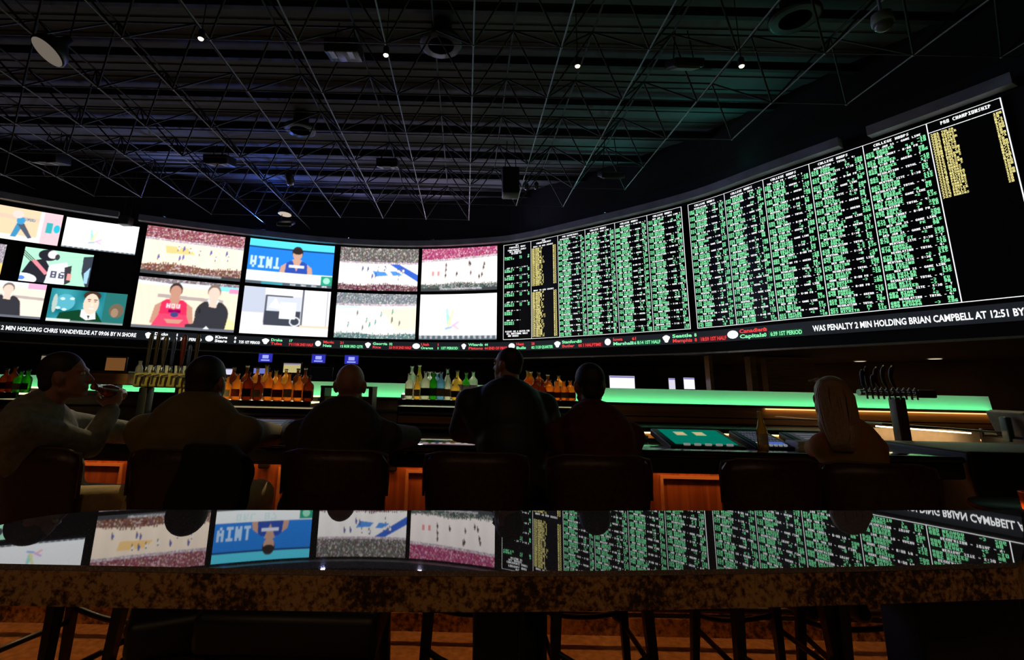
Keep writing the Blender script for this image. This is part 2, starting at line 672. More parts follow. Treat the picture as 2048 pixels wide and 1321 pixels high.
GLY = {}
_rows = """A 757 B 656 ..."""
F35 = {'0': '757', }
FONT = {
    'A': '25755', 'B': '65656', 'C': '34443', 'D': '65556', 'E': '74647', 'F': '74644', 'G': '34553', 'H': '55755', 'I': '72227', 'J': '11153', 'K': '55655', 'L': '44447',
    'M': '57755', 'N': '57775', 'O': '75557', 'P': '65644', 'Q': '25573', 'R': '65655', 'S': '34216', 'T': '72222', 'U': '55557', 'V': '55552', 'W': '55775', 'X': '55255',
    'Y': '55222', 'Z': '71247', '0': '75557', '1': '26227', '2': '61247', '3': '61216', '4': '55711', '5': '74616', '6': '34757', '7': '71122', '8': '75757', '9': '75716',
    '-': '00700', '+': '02720', '.': '00002', ':': '02020', ' ': '00000', '/': '11244'}


def stamp(img, u, v, text, x, y, cw, ch, col, flip=False):
    """letters of 3 by 5 blocks painted on a screen"""
    for k, c in enumerate(text):
        g = FONT.get(c, '00000')
        for r in range(5):
            bits = int(g[r])
            for b in range(3):
                if bits & (4 >> b):
                    x0 = x + (k * 4 + b) * cw
                    rr = r if flip else 4 - r
                    y0 = y + rr * ch
                    fill(img, (u >= x0) & (u < x0 + cw * 1.05) & (v >= y0) & (v < y0 + ch * 1.05), col)


def pic_arena(seed, court, crowdcol, top, bot, tilt=0.0, keys=(), lower=(0.10, 0.08, 0.10), bar_=True, arc=None, team=((0.1, 0.15, 0.5), (0.9, 0.9, 0.9))):
    def f():
        u, v = grid()
        img = np.zeros((NY, NX, 3)) + np.array(court)
        r = np.random.RandomState(seed)
        img *= (0.975 + 0.025 * np.sin(u * 41)[..., None])
        tl = top + tilt * (u - 0.5)
        for kp, kc in keys:
            fill(img, poly(u, v, kp), kc)
        crowd(img, v > tl, crowdcol, seed)
        strip = (v > tl) & (v < tl + 0.05)
        crowd(img, strip, (0.55, 0.45, 0.5), seed + 3)
        if arc:
            fill(img, (np.abs(np.hypot((u - arc[0]) * 1.5, v - arc[1]) - arc[2]) < 0.018) & (v < tl) , arc[3])
        hd_ = np.repeat(r.rand(NX // 5 + 2), 5)[:NX][None, :]
        lo = bot + 0.02 * np.sin(u * 9 + seed) + 0.05 * hd_ * (np.abs(((u * NX) % 5) - 2.2) < 1.6)
        crowd(img, v < lo, lower, seed + 5)
        sp = [(0.1 + 0.8 * r.rand(), bot + 0.14 + (top - bot - 0.2) * r.rand()) for _ in range(11)]
        players(img, u, v, sp, team)
        if bar_:
            b = v < 0.075
            img[b] = (0.05, 0.055, 0.06)
            crowd(img, b & (v > 0.03) & (u > 0.25) & (u < 0.8), (0.35, 0.35, 0.37), seed + 8, 0.2)
        return img
    return f


WHT = (0.93, 0.95, 0.97)


def pic_logo(base=WHT, barh=0.09):
    def f():
        u, v = grid()
        img = np.zeros((NY, NX, 3)) + np.array(base)
        if barh:
            img[v < barh] = (0.10, 0.13, 0.16)
            crowd(img, (v < barh) & (v > barh * 0.3) & (np.sin(u * 90) > 0.2), (0.35, 0.38, 0.4), 4, 0.1)
        fans = [((0.37, 0.52), (0.395, 0.42), (0.35, 0.78, 0.45)), ((0.355, 0.66), (0.37, 0.34), (0.35, 0.75, 0.7)), ((0.43, 0.62), (0.385, 0.36), (0.75, 0.8, 0.4)), ((0.40, 0.36), (0.37, 0.28), (0.9, 0.8, 0.35)),
                ((0.345, 0.24), (0.41, 0.27), (0.3, 0.45, 0.95)), ((0.43, 0.30), (0.50, 0.38), (0.75, 0.45, 0.9)), ((0.45, 0.30), (0.50, 0.24), (0.95, 0.5, 0.55))]
        for (x0, y0), (x1, y1), c in fans:
            t = np.clip(((u - x0) * (x1 - x0) * 3 + (v - y0) * (y1 - y0)) / ((x1 - x0) ** 2 * 3 + (y1 - y0) ** 2), 0, 1)
            d = np.hypot((u - x0 - t * (x1 - x0)) * 1.7, v - y0 - t * (y1 - y0))
            w = np.clip(1.4 - d / 0.028, 0, 1)[..., None] * 0.9
            img[:] = img * (1 - w) + np.array(c) * w
        b = (np.abs(v - 0.80) < 0.02) & (u > 0.3) & (u < 0.72) & (np.sin(u * 160) > -0.2)
        img[b] = img[b] * 0.93
        return img
    return f


def person_fig(img, u, v, x, y, s, shirt, skin=(0.75, 0.48, 0.36), hair=(0.05, 0.03, 0.03), arms=False, collar=None):
    """seated or standing figure seen on a broadcast: shoulders, neck, head"""
    fill(img, ell(u, v, x, y, 0.17 * s, 0.30 * s) & (v < y + 0.26 * s), shirt)
    fill(img, poly(u, v, [(x - 0.15 * s, y + 0.16 * s), (x + 0.15 * s, y + 0.16 * s), (x + 0.2 * s, y - 0.6 * s), (x - 0.2 * s, y - 0.6 * s)]), shirt)
    if collar:
        fill(img, poly(u, v, [(x - 0.06 * s, y + 0.30 * s), (x + 0.06 * s, y + 0.30 * s), (x, y + 0.02 * s)]), collar)
    fill(img, (np.abs(u - x) < 0.04 * s) & (v > y + 0.15 * s) & (v < y + 0.4 * s), skin)
    fill(img, ell(u, v, x, y + 0.47 * s, 0.068 * s, 0.15 * s), hair)
    fill(img, ell(u, v, x, y + 0.43 * s, 0.058 * s, 0.13 * s), skin)
    if arms:
        for sg in (-1, 1):
            fill(img, poly(u, v, [(x + sg * 0.13 * s, y + 0.2 * s), (x + sg * 0.19 * s, y + 0.12 * s), (x + sg * 0.22 * s, y - 0.25 * s), (x + sg * 0.15 * s, y - 0.25 * s)]), skin)


def pic_interview():
    u, v = grid()
    img = np.zeros((NY, NX, 3)) + np.array((0.93, 0.76, 0.60))
    img *= (0.98 + 0.02 * np.sin(u * 90 + v * 10)[..., None])
    img[(v > 0.86 - 0.02 * u)] = (0.78, 0.85, 0.93)
    crowd(img, v > 0.93 - 0.1 * u * (u < 0.4), (0.25, 0.2, 0.22), 2)
    img[(v > 0.84) & (u > 0.78) & (v < 0.93)] = (0.25, 0.75, 0.9)
    fill(img, (v > 0.80) & (v < 0.9) & (u > 0.9), (0.85, 0.3, 0.5))
    fill(img, (np.abs(v - 0.66 + 0.05 * u) < 0.035) & (u > 0.2) & (u < 0.85), (0.45, 0.38, 0.36))
    person_fig(img, u, v, 0.37, 0.34, 0.95, (0.85, 0.03, 0.10), (0.55, 0.28, 0.2), arms=True, collar=(0.55, 0.28, 0.2))
    fill(img, poly(u, v, [(0.18, 0.06), (0.56, 0.04), (0.5, 0.30), (0.24, 0.30)]), (0.88, 0.06, 0.14))
    fill(img, (u > 0.32) & (u < 0.44) & (np.abs(v - 0.36) < 0.035), (0.3, 0.0, 0.1))
    stamp(img, u, v, 'HOU', 0.30, 0.42, 0.0115, 0.016, (0.95, 0.7, 0.75))
    fill(img, ell(u, v, 0.385, 0.29, 0.04, 0.05), (0.05, 0.06, 0.2))
    fill(img, poly(u, v, [(0.29, 0.2), (0.48, 0.2), (0.44, 0.12), (0.33, 0.12)]), (0.6, 0.3, 0.22))
    person_fig(img, u, v, 0.75, 0.34, 1.0, (0.035, 0.035, 0.04), (0.85, 0.6, 0.5), (0.22, 0.16, 0.12), collar=(0.9, 0.9, 0.92))
    fill(img, poly(u, v, [(0.62, 0.35), (0.70, 0.5), (0.9, 0.45), (0.88, 0.02), (0.5, 0.02), (0.5, 0.12), (0.6, 0.14)]), (0.035, 0.035, 0.045))
    fill(img, ell(u, v, 0.625, 0.40, 0.012, 0.05), (0.02, 0.02, 0.02))
    img[v < 0.06] = (0.13, 0.14, 0.17)
    fill(img, poly(u, v, [(0.68, 0.045), (0.74, 0.045), (0.71, 0.10)]), (0.9, 0.9, 0.9))
    fill(img, poly(u, v, [(0.9, 0.06), (1, 0.06), (1, 0.2), (0.92, 0.3)]), (0.95, 0.85, 0.4))
    return img


def pic_interview_left():
    u, v = grid()
    img = np.zeros((NY, NX, 3)) + np.array((0.93, 0.78, 0.64))
    img[v > 0.86] = (0.75, 0.82, 0.95)
    fill(img, (v > 0.84) & (u > 0.78), (0.8, 0.4, 0.6))
    fill(img, (np.abs(v - 0.62 + 0.05 * u) < 0.04), (0.5, 0.42, 0.40))
    person_fig(img, u, v, 0.56, 0.34, 1.0, (0.035, 0.035, 0.04), (0.85, 0.6, 0.5), (0.22, 0.16, 0.12), collar=(0.9, 0.9, 0.92))
    fill(img, poly(u, v, [(0.44, 0.35), (0.50, 0.5), (0.72, 0.47), (0.76, 0.02), (0.28, 0.02), (0.28, 0.12), (0.42, 0.16)]), (0.035, 0.035, 0.045))
    fill(img, ell(u, v, 0.42, 0.40, 0.014, 0.06), (0.02, 0.02, 0.02))
    img[v < 0.07] = (0.13, 0.14, 0.17)
    return img


def pic_player_blue():
    u, v = grid()
    img = np.zeros((NY, NX, 3)) + np.array((0.02, 0.22, 0.75))
    img[v > 0.84] = (0.10, 0.70, 0.92)
    img[(v > 0.80) & (v < 0.84)] = (0.01, 0.04, 0.18)
    stamp(img, u, v, 'AINT', 0.03, 0.36, 0.022, 0.05, (0.55, 0.75, 1.0), flip=True)
    person_fig(img, u, v, 0.56, 0.32, 0.95, (0.03, 0.08, 0.42), (0.62, 0.36, 0.26), arms=True, collar=(0.62, 0.36, 0.26))
    fill(img, ell(u, v, 0.56, 0.80, 0.065, 0.075), (0.03, 0.02, 0.02))
    fill(img, (np.abs(u - 0.56) < 0.09) & (np.abs(v - 0.45) < 0.03), (0.75, 0.82, 0.95))
    img[v < 0.29] = (0.93, 0.97, 0.98)
    stamp(img, u, v, 'ORL 87', 0.20, 0.14, 0.018, 0.024, (0.70, 0.90, 0.90))
    fill(img, (u > 0.86) & (v < 0.27) & (v > 0.07), (0.02, 0.35, 0.22))
    fill(img, ell(u, v, 0.93, 0.17, 0.04, 0.07), (0.35, 0.8, 0.6))
    img[v < 0.07] = (0.08, 0.11, 0.14)
    fill(img, (v < 0.06) & (u > 0.18) & (u < 0.42), (0.05, 0.32, 0.38))
    crowd(img, (v < 0.055) & (v > 0.02) & (u > 0.45) & (u < 0.95) & (np.sin(u * 50) > 0), (0.5, 0.5, 0.52), 6, 0.2)
    return img


def pic_room():
    u, v = grid()
    img = np.zeros((NY, NX, 3)) + np.array((0.92, 0.91, 0.95))
    img[(u < 0.24)] = (0.52, 0.57, 0.68)
    img[(u < 0.24) & (v < 0.45)] = (0.85, 0.76, 0.76)
    fill(img, (u > 0.24) & (u < 0.66), (0.62, 0.66, 0.76))
    fill(img, (u > 0.24) & (u < 0.66) & (v > 0.84), (0.93, 0.92, 0.95))
    fill(img, (u > 0.25) & (u < 0.56) & (np.abs(v - 0.83) < 0.02), (0.08, 0.08, 0.10))
    fill(img, (np.abs(u - 0.255) < 0.012) & (v < 0.84) & (v > 0.25), (0.1, 0.1, 0.13))
    fill(img, poly(u, v, [(0.25, 0.50), (0.66, 0.52), (0.66, 0.2), (0.25, 0.2)]), (0.05, 0.055, 0.075))
    fill(img, poly(u, v, [(0.29, 0.58), (0.36, 0.78), (0.44, 0.55)]), (0.9, 0.9, 0.95))
    fill(img, (u > 0.42) & (u < 0.60) & (v > 0.35) & (v < 0.70), (0.97, 0.97, 0.98))
    fill(img, (np.abs(np.hypot((u - 0.60) * 1.6, v - 0.30) - 0.09) < 0.012), (0.75, 0.77, 0.82))
    fill(img, (np.abs(u - 0.675) < 0.012) & (v > 0.22), (0.12, 0.13, 0.16))
    fill(img, (np.abs(u - 0.965) < 0.006) & (v > 0.22), (0.45, 0.46, 0.5))
    fill(img, (u > 0.66) & (v > 0.18) & (v < 0.23), (0.75, 0.62, 0.45))
    img[(v < 0.2) & (u < 0.66)] = (0.95, 0.91, 0.88)
    img[v < 0.16] = (0.99, 0.97, 0.95)
    return img


def pic_football():
    u, v = grid()
    img = np.zeros((NY, NX, 3)) + np.array((0.42, 0.80, 0.58))
    fill(img, (np.abs(u - 0.35) < 0.012) & (v > 0.5), (0.75, 0.8, 0.8))
    fill(img, ell(u, v, 0.34, 0.83, 0.14, 0.17), (0.02, 0.02, 0.03))
    fill(img, ell(u, v, 0.40, 0.86, 0.07, 0.12), (0.85, 0.75, 0.78))
    fill(img, ell(u, v, 0.47, 0.80, 0.035, 0.09), (0.05, 0.05, 0.06))
    fill(img, poly(u, v, [(0.02, 0.25), (0.1, 0.6), (0.3, 0.72), (0.4, 0.45), (0.35, 0.0), (0.2, 0.0)]), (0.02, 0.02, 0.03))
    for k in range(3):
        fill(img, np.abs((v - (0.62 - 0.06 * k)) + (u - 0.18) * 1.5) < 0.015 + 0 * u, (0.02, 0.02, 0.03))
    fill(img, poly(u, v, [(0.12, 0.62), (0.18, 0.66), (0.38, 0.30), (0.34, 0.24)]), (0.75, 0.25, 0.3))
    fill(img, poly(u, v, [(0.38, 0.55), (0.62, 0.68), (0.70, 0.3), (0.62, 0.0), (0.36, 0.0)]), (0.93, 0.93, 0.95))
    fill(img, poly(u, v, [(0.60, 0.52), (0.70, 0.6), (0.72, 0.1), (0.64, 0.0)]), (0.05, 0.04, 0.05))
    fill(img, poly(u, v, [(0.66, 0.35), (0.72, 0.35), (0.72, 0.15), (0.66, 0.15)]), (0.8, 0.35, 0.3))
    stamp(img, u, v, '86', 0.42, 0.18, 0.028, 0.04, (0.08, 0.09, 0.15))
    fill(img, ell(u, v, 0.06, 0.08, 0.18, 0.16), (0.9, 0.93, 0.97))
    fill(img, ell(u, v, 0.03, 0.10, 0.05, 0.06), (0.1, 0.25, 0.75))
    fill(img, poly(u, v, [(0.85, 0.9), (1, 0.95), (1, 0.0), (0.95, 0.0), (0.86, 0.4)]), (0.04, 0.05, 0.07))
    fill(img, poly(u, v, [(0.9, 0.4), (0.98, 0.6), (0.97, 0.1), (0.92, 0.1)]), (0.35, 0.6, 0.85))
    return img


def pic_talk():
    u, v = grid()
    img = np.zeros((NY, NX, 3)) + np.array((0.02, 0.22, 0.26))
    img += 0.12 * (np.sin(u * 9) * np.cos(v * 7))[..., None] * np.array((0.2, 0.9, 1.0))
    fill(img, ell(u, v, 0.2, 0.6, 0.12, 0.25), (0.10, 0.42, 0.52))
    for x, y in ((0.16, 0.70), (0.28, 0.72), (0.12, 0.42), (0.2, 0.38)):
        fill(img, ell(u, v, x, y, 0.03, 0.04), (0.6, 0.85, 0.95))
    fill(img, ell(u, v, 0.07, 0.55, 0.03, 0.28), (0.45, 0.55, 0.5))
    fill(img, (u > 0.7), (0.02, 0.16, 0.15))
    fill(img, ell(u, v, 0.88, 0.45, 0.10, 0.22), (0.16, 0.12, 0.08))
    fill(img, ell(u, v, 0.86, 0.38, 0.05, 0.14), (0.35, 0.22, 0.14))
    fill(img, poly(u, v, [(0.12, 0.05), (0.15, 0.28), (0.38, 0.40), (0.62, 0.36), (0.72, 0.05)]), (0.005, 0.05, 0.02))
    fill(img, poly(u, v, [(0.42, 0.42), (0.60, 0.40), (0.62, 0.15), (0.50, 0.10), (0.42, 0.2)]), (0.88, 0.9, 0.9))
    fill(img, ell(u, v, 0.53, 0.86, 0.115, 0.15), (0.05, 0.03, 0.02))
    fill(img, ell(u, v, 0.53, 0.60, 0.10, 0.32), (0.85, 0.62, 0.48))
    fill(img, ell(u, v, 0.50, 0.68, 0.016, 0.016) | ell(u, v, 0.58, 0.68, 0.016, 0.016), (0.15, 0.08, 0.06))
    fill(img, (np.abs(v - 0.735) < 0.015) & (np.abs(np.abs(u - 0.54) - 0.042) < 0.022), (0.15, 0.08, 0.05))
    fill(img, ell(u, v, 0.545, 0.58, 0.016, 0.05), (0.95, 0.72, 0.58))
    fill(img, ell(u, v, 0.54, 0.46, 0.035, 0.02), (0.9, 0.85, 0.82))
    fill(img, poly(u, v, [(0.50, 0.25), (0.54, 0.25), (0.53, 0.12)]), (0.03, 0.05, 0.04))
    img[v < 0.06] = (0.25, 0.3, 0.3)
    fill(img, (v < 0.09) & (u < 0.3) & (v > 0.02), (0.7, 0.75, 0.72))
    return img


def pic_dribble():
    u, v = grid()
    img = np.zeros((NY, NX, 3)) + np.array((0.93, 0.62, 0.40))
    img[v < 0.16] = (0.96, 0.9, 0.85)
    fill(img, (np.abs(v - 0.7) < 0.06) & (u < 0.78), (0.80, 0.55, 0.42))
    crowd(img, (np.abs(v - 0.68) < 0.05) & (u > 0.52) & (u < 0.70), (0.3, 0.3, 0.3), 3)
    fill(img, poly(u, v, [(0.47, 0.1), (0.53, 0.1), (0.59, 0.55), (0.52, 0.6)]), (0.05, 0.28, 0.50))
    fill(img, poly(u, v, [(0.52, 0.5), (0.59, 0.55), (0.70, 0.14), (0.66, 0.1)]), (0.08, 0.1, 0.14))
    fill(img, ell(u, v, 0.55, 0.62, 0.045, 0.12), (0.05, 0.32, 0.60))
    fill(img, ell(u, v, 0.51, 0.80, 0.06, 0.12), (0.80, 0.65, 0.6))
    fill(img, (u > 0.765), (0.78, 0.55, 0.60))
    fill(img, (u > 0.75) & (u < 0.79), (0.80, 0.85, 0.92))
    fill(img, (u > 0.83) & (u < 0.905) & (v > 0.36) & (v < 0.68), (0.04, 0.42, 0.45))
    fill(img, ell(u, v, 0.955, 0.52, 0.037, 0.13), (0.03, 0.5, 0.65))
    return img


def pic_red_fans():
    u, v = grid()
    img = np.zeros((NY, NX, 3)) + np.array((0.9, 0.6, 0.2))
    crowd(img, v > 0.45, (0.35, 0.3, 0.35), 12)
    fill(img, ell(u, v, 0.85, 0.5, 0.1, 0.2), (0.3, 0.6, 0.7))
    crowd(img, v < 0.12, (0.1, 0.08, 0.08), 13)
    return img


# emission material that shows the painted picture
m = bpy.data.materials.new('lit_screen_picture')
m.use_nodes = True
nt = m.node_tree
nt.nodes.clear()
at_n = nt.nodes.new('ShaderNodeAttribute')
at_n.attribute_name = 'picture'
em = nt.nodes.new('ShaderNodeEmission')
em.inputs[1].default_value = 1.35
ou = nt.nodes.new('ShaderNodeOutputMaterial')
nt.links.new(at_n.outputs['Color'], em.inputs[0])
nt.links.new(em.outputs[0], ou.inputs[0])
M_PIC = m


def tv(name, label, s0, s1, z0, z1, painter, crop_top=None):
    sm = (s0 + s1) / 2
    c = Vector(wall_pt(sm, z0, 0.0))
    t = thing(name, label, 'screen', c)
    mb = MB()
    wall_band(mb, s0 - 0.035, s1 + 0.035, z0 - 0.035, z1 + 0.035, -0.06, -0.004, step=0.4)
    mb.v = [(p[0] - c.x, p[1] - c.y, p[2] - c.z) for p in mb.v]
    mb.build('housing', M_BEZEL, t)
    img = painter()
    for _k in range(2):
        g = np.pad(img, ((1, 1), (1, 1), (0, 0)), 'edge')
        img = (g[:-2, 1:-1] + g[2:, 1:-1] + g[1:-1, :-2] + g[1:-1, 2:] + 2 * g[1:-1, 1:-1]) / 6
    h, w = img.shape[:2]
    gs, gz = np.meshgrid(s0 + (s1 - s0) * np.arange(w) / (w - 1), z0 + (z1 - z0) * np.arange(h) / (h - 1))
    P = wall_pt(gs.ravel(), gz.ravel(), 0.004) - np.array(c)
    i = np.arange(h * w).reshape(h, w)
    F = np.stack([i[:-1, :-1], i[:-1, 1:], i[1:, 1:], i[1:, :-1]], -1).reshape(-1, 4)
    me = bpy.data.meshes.new('display')
    me.from_pydata(P.tolist(), [], F.tolist())
    ca = me.color_attributes.new('picture', 'FLOAT_COLOR', 'POINT')
    col = np.ones((h * w, 4), np.float32)
    col[:, :3] = np.clip(img.reshape(-1, 3), 0, 1)
    ca.data.foreach_set('color', col.ravel())
    me.materials.append(M_PIC)
    o = bpy.data.objects.new('display', me)
    COL.objects.link(o)
    o.parent = t
    return t


ZL0, ZL1, ZU0, ZU1 = 3.03, 4.68, 4.80, 6.42
tv('video_screen', 'big lit screen, upper row, basketball court with orange floor under a red crowd', 9.06, 12.03, ZU0, ZU1,
   pic_arena(11, (0.98, 0.82, 0.66), (0.30, 0.10, 0.12), 0.70, 0.22, -0.02, keys=[([(0.2, 0.62), (0.45, 0.6), (0.5, 0.48), (0.22, 0.46)], (0.95, 0.62, 0.25))], lower=(0.22, 0.10, 0.07)))
tv('video_screen', 'big lit screen, lower row, seated player in red beside a man in a dark suit', 9.06, 12.03, ZL0, ZL1, pic_interview)
tv('video_screen', 'big lit screen, upper row, player in blue before a bright blue wall', 12.2, 15.12, ZU0, ZU1, pic_player_blue)
tv('video_screen', 'big lit screen, lower row, pale room with a white board and dark rack', 12.2, 15.12, ZL0, ZL1, pic_room)
tv('video_screen', 'big lit screen, upper row, basketball court with blue painted key', 15.34, 18.26, ZU0, ZU1,
   pic_arena(21, (0.97, 0.93, 0.90), (0.16, 0.14, 0.13), 0.62, 0.13, -0.0, keys=[([(0.42, 0.46), (0.58, 0.44), (0.62, 0.36), (0.46, 0.33)], (0.08, 0.3, 0.8)), ([(0.64, 0.46), (0.74, 0.46), (0.8, 0.37), (0.68, 0.36)], (0.08, 0.3, 0.8)),
             ([(0.60, 0.66), (0.72, 0.66), (1.0, 0.38), (1.0, 0.22)], (0.04, 0.13, 0.6))], lower=(0.16, 0.06, 0.08), bar_=False))
tv('video_screen', 'big lit screen, lower row, basketball court with green and white players', 15.34, 18.26, ZL0, ZL1,
   pic_arena(31, (0.98, 0.93, 0.85), (0.22, 0.24, 0.26), 0.72, 0.10, 0.03, keys=[([(0.0, 0.73), (0.28, 0.73), (0.28, 0.66), (0, 0.64)], (0.65, 0.88, 0.88)), ([(0.55, 0.66), (1, 0.7), (1, 0.2), (0.75, 0.2)], (0.93, 0.82, 0.62))], lower=(0.12, 0.2, 0.2), bar_=False,
             team=((0.1, 0.5, 0.4), (0.2, 0.2, 0.2), (0.3, 0.6, 0.5))))
tv('video_screen', 'big lit screen, upper row, pale basketball court with a magenta crowd and small red marks', 18.40, 21.26, ZU0, ZU1,
   pic_arena(41, (0.98, 0.88, 0.84), (0.42, 0.08, 0.18), 0.72, 0.17, 0.09, keys=[([(0.14, 0.46), (0.17, 0.46), (0.17, 0.36), (0.14, 0.36)], (0.85, 0.3, 0.3)), ([(0.21, 0.46), (0.24, 0.46), (0.24, 0.36), (0.21, 0.36)], (0.85, 0.3, 0.3))],
             lower=(0.10, 0.12, 0.11), team=((0.05, 0.05, 0.06), (0.12, 0.1, 0.1))))
tv('video_screen', 'big white lit screen, lower row beside the odds board, small rainbow logo', 18.40, 21.26, ZL0, ZL1, pic_logo())
tv('video_screen', 'lit screen at the left edge, top row, figure in blue trousers on an orange court', 4.75, 6.84, 1.42 + 3.93, 1.42 + 4.92, pic_dribble)
tv('video_screen', 'white lit screen of the left group, top row, small rainbow logo', 6.93, 8.84, 1.42 + 3.93, 1.42 + 4.89, pic_logo(barh=0.05))
tv('video_screen', 'lit screen at the far left, middle row, cut by the frame edge', 3.9, 5.72, 1.42 + 2.73, 1.42 + 3.76, pic_red_fans)
tv('video_screen', 'lit screen of the left group, middle row, football player numbered 86', 6.13, 7.78, 1.42 + 2.75, 1.42 + 3.78, pic_football)
tv('video_screen', 'lit screen at the left edge, bottom row, man in a dark suit with a microphone', 4.92, 6.80, 1.42 + 1.66, 1.42 + 2.70, pic_interview_left)
tv('video_screen', 'lit screen of the left group, bottom row, smiling man before teal', 6.93, 8.84, 1.42 + 1.63, 1.42 + 2.63, pic_talk)

# ------------------------------------------------------------------ odds boards
E_GREEN = emitter('lit_green_letters', (0.19, 0.70, 0.33), 1.5, False)
E_WHITE = emitter('lit_white_letters', (0.85, 0.87, 0.88), 1.5, False)
E_YEL = emitter('lit_yellow_letters', (0.75, 0.66, 0.24), 1.4, False)
E_RED = emitter('lit_red_letters', (0.85, 0.06, 0.06), 1.1, False)
CITY = ['NETS', 'HAWKS', 'BULLS', 'PACERS', 'TEXAS', 'OHIO ST', 'KANSAS', 'IOWA', 'DUKE', 'UTAH', 'MIAMI', 'DENVER', 'BOSTON', 'FRESNO', 'TULSA', 'DAYTON', 'XAVIER', 'OREGON', 'NEVADA', 'RICE', 'TEMPLE', 'BAYLOR', 'SMU', 'PURDUE', 'WICHITA', 'BUTLER']
VEN = ['WED JAN 21 - GAME LINE TV', 'THU 7:05 PM - ARENA - TV2', 'HOME COURT - 8:00 PM - TV', 'NEUTRAL SITE - 5:30 - TV2', 'REGULATION - TOTAL - 4:00']


class Board:
    """lit block lettering laid out along the curved wall (a = metres along, z = height)"""
    def __init__(self):
        self.q = [[], [], [], []]

    def rect(self, a, z, w, h, c):
        self.q[c].append((a, z, w, h))

    def text(self, t, a, z, cw, ch, c):
        for k, chx in enumerate(t):
            g = FONT.get(chx, '00000')
            for r in range(5):
                bits = int(g[r])
                if not bits:
                    continue
                x = a + k * 4 * cw
                zz = z + (4 - r) * ch
                if bits == 7:
                    self.rect(x, zz, 3.2 * cw, ch * 1.0, c)
                elif bits == 6:
                    self.rect(x, zz, 2.2 * cw, ch * 1.0, c)
                elif bits == 3:
                    self.rect(x + cw, zz, 2.2 * cw, ch * 1.0, c)
                else:
                    for b in range(3):
                        if bits & (4 >> b):
                            self.rect(x + b * cw, zz, cw * 1.25, ch * 1.0, c)

    def build(self, name, parent, c, off=0.006):
        vs, fs, ms = [], [], []
        for mi, qs in enumerate(self.q):
            if not qs:
                continue
            A = np.array(qs)
            n = len(A)
            P = np.zeros((n, 4, 3))
            for k, (da, dz) in enumerate(((0, 0), (1, 0), (1, 1), (0, 1))):
                P[:, k] = wall_pt(A[:, 0] + da * A[:, 2], A[:, 1] + dz * A[:, 3], off)
            base = sum(len(v) for v in vs)
            vs.append(P.reshape(-1, 3) - np.array(c))
            i = np.arange(n * 4).reshape(n, 4) + base
            fs.append(i)
            ms += [mi] * n
        me = bpy.data.meshes.new(name)
        me.from_pydata(np.concatenate(vs).tolist(), [], np.concatenate(fs).tolist())
        for m_ in (E_GREEN, E_WHITE, E_YEL, E_RED):
            me.materials.append(m_)
        me.polygons.foreach_set('material_index', ms)
        o = bpy.data.objects.new(name, me)
        COL.objects.link(o)
        o.parent = parent
        return o


BZ0, BZ1 = 1.42 + 1.60, 1.42 + 4.98
GR, WH, YE, RE = 0, 1, 2, 3


def games_col(b, a0, a1, seed, title):
    r = random.Random(seed)
    w = a1 - a0
    b.rect(a0, BZ0, 0.012, BZ1 - BZ0, WH)
    u = 0.0104
    b.text(title, a0 + 0.18 * w, BZ1 - 0.10, u * 1.05, 0.0105, WH)
    n = 18
    pitch = (BZ1 - 0.13 - BZ0 - 0.02) / n
    for g in range(n):
        z = BZ1 - 0.13 - (g + 1) * pitch
        L = pitch / 3
        c0 = a0 + (0.09 if r.random() < 0.4 else 0.17)
        b.text(r.choice(VEN)[:int((w - 0.2) / (4 * 0.0085))], c0, z + 2 * L + 0.010, 0.0085, 0.0082, WH)
        no = 500 + (seed * 37 + g * 2) % 400
        for k in range(2):
            zz = z + (1 - k) * L + 0.002
            b.text(str(no + k), a0 + 0.035, zz, 0.0118, 0.0108, GR)
            b.text(r.choice(CITY)[:7], a0 + 0.21, zz, 0.0118, 0.0108, GR)
            if r.random() < 0.55:
                b.text(r.choice(['+2', '-3', '7', 'PK', '-8', '4.5']), a0 + w * 0.66, zz, 0.0108, 0.0098, GR)
            b.text(r.choice(['115', '-10', '206', 'EV', '135', '98']), a0 + w * 0.84, zz, 0.0112, 0.0108, GR)


def odds_board(label, a0, a1, fillfn):
    c = Vector(wall_pt((a0 + a1) / 2, BZ0, 0))
    t = thing('odds_board', label, 'odds board', c)
    mb = MB()
    wall_band(mb, a0 - 0.02, a1 + 0.02, BZ0 - 0.03, BZ1 + 0.03, -0.06, 0.0, step=0.3)
    mb.v = [(p[0] - c.x, p[1] - c.y, p[2] - c.z) for p in mb.v]
    mb.build('display_panel', M_BEZEL, t)
    b = Board()
    fillfn(b)
    b.rect(a0, BZ0 - 0.008, a1 - a0, 0.012, WH) if a1 - a0 < 0.4 else [b.rect(a0 + k * (a1 - a0) / 20, BZ0 - 0.008, (a1 - a0) / 20, 0.012, WH) for k in range(20)]
    [b.rect(a0 + k * (a1 - a0) / 20, BZ1, (a1 - a0) / 20, 0.008, WH) for k in range(20)]
    b.rect(a1 - 0.016, BZ0, 0.016, BZ1 - BZ0, WH)
    b.build('lettering', t, c)
    return t


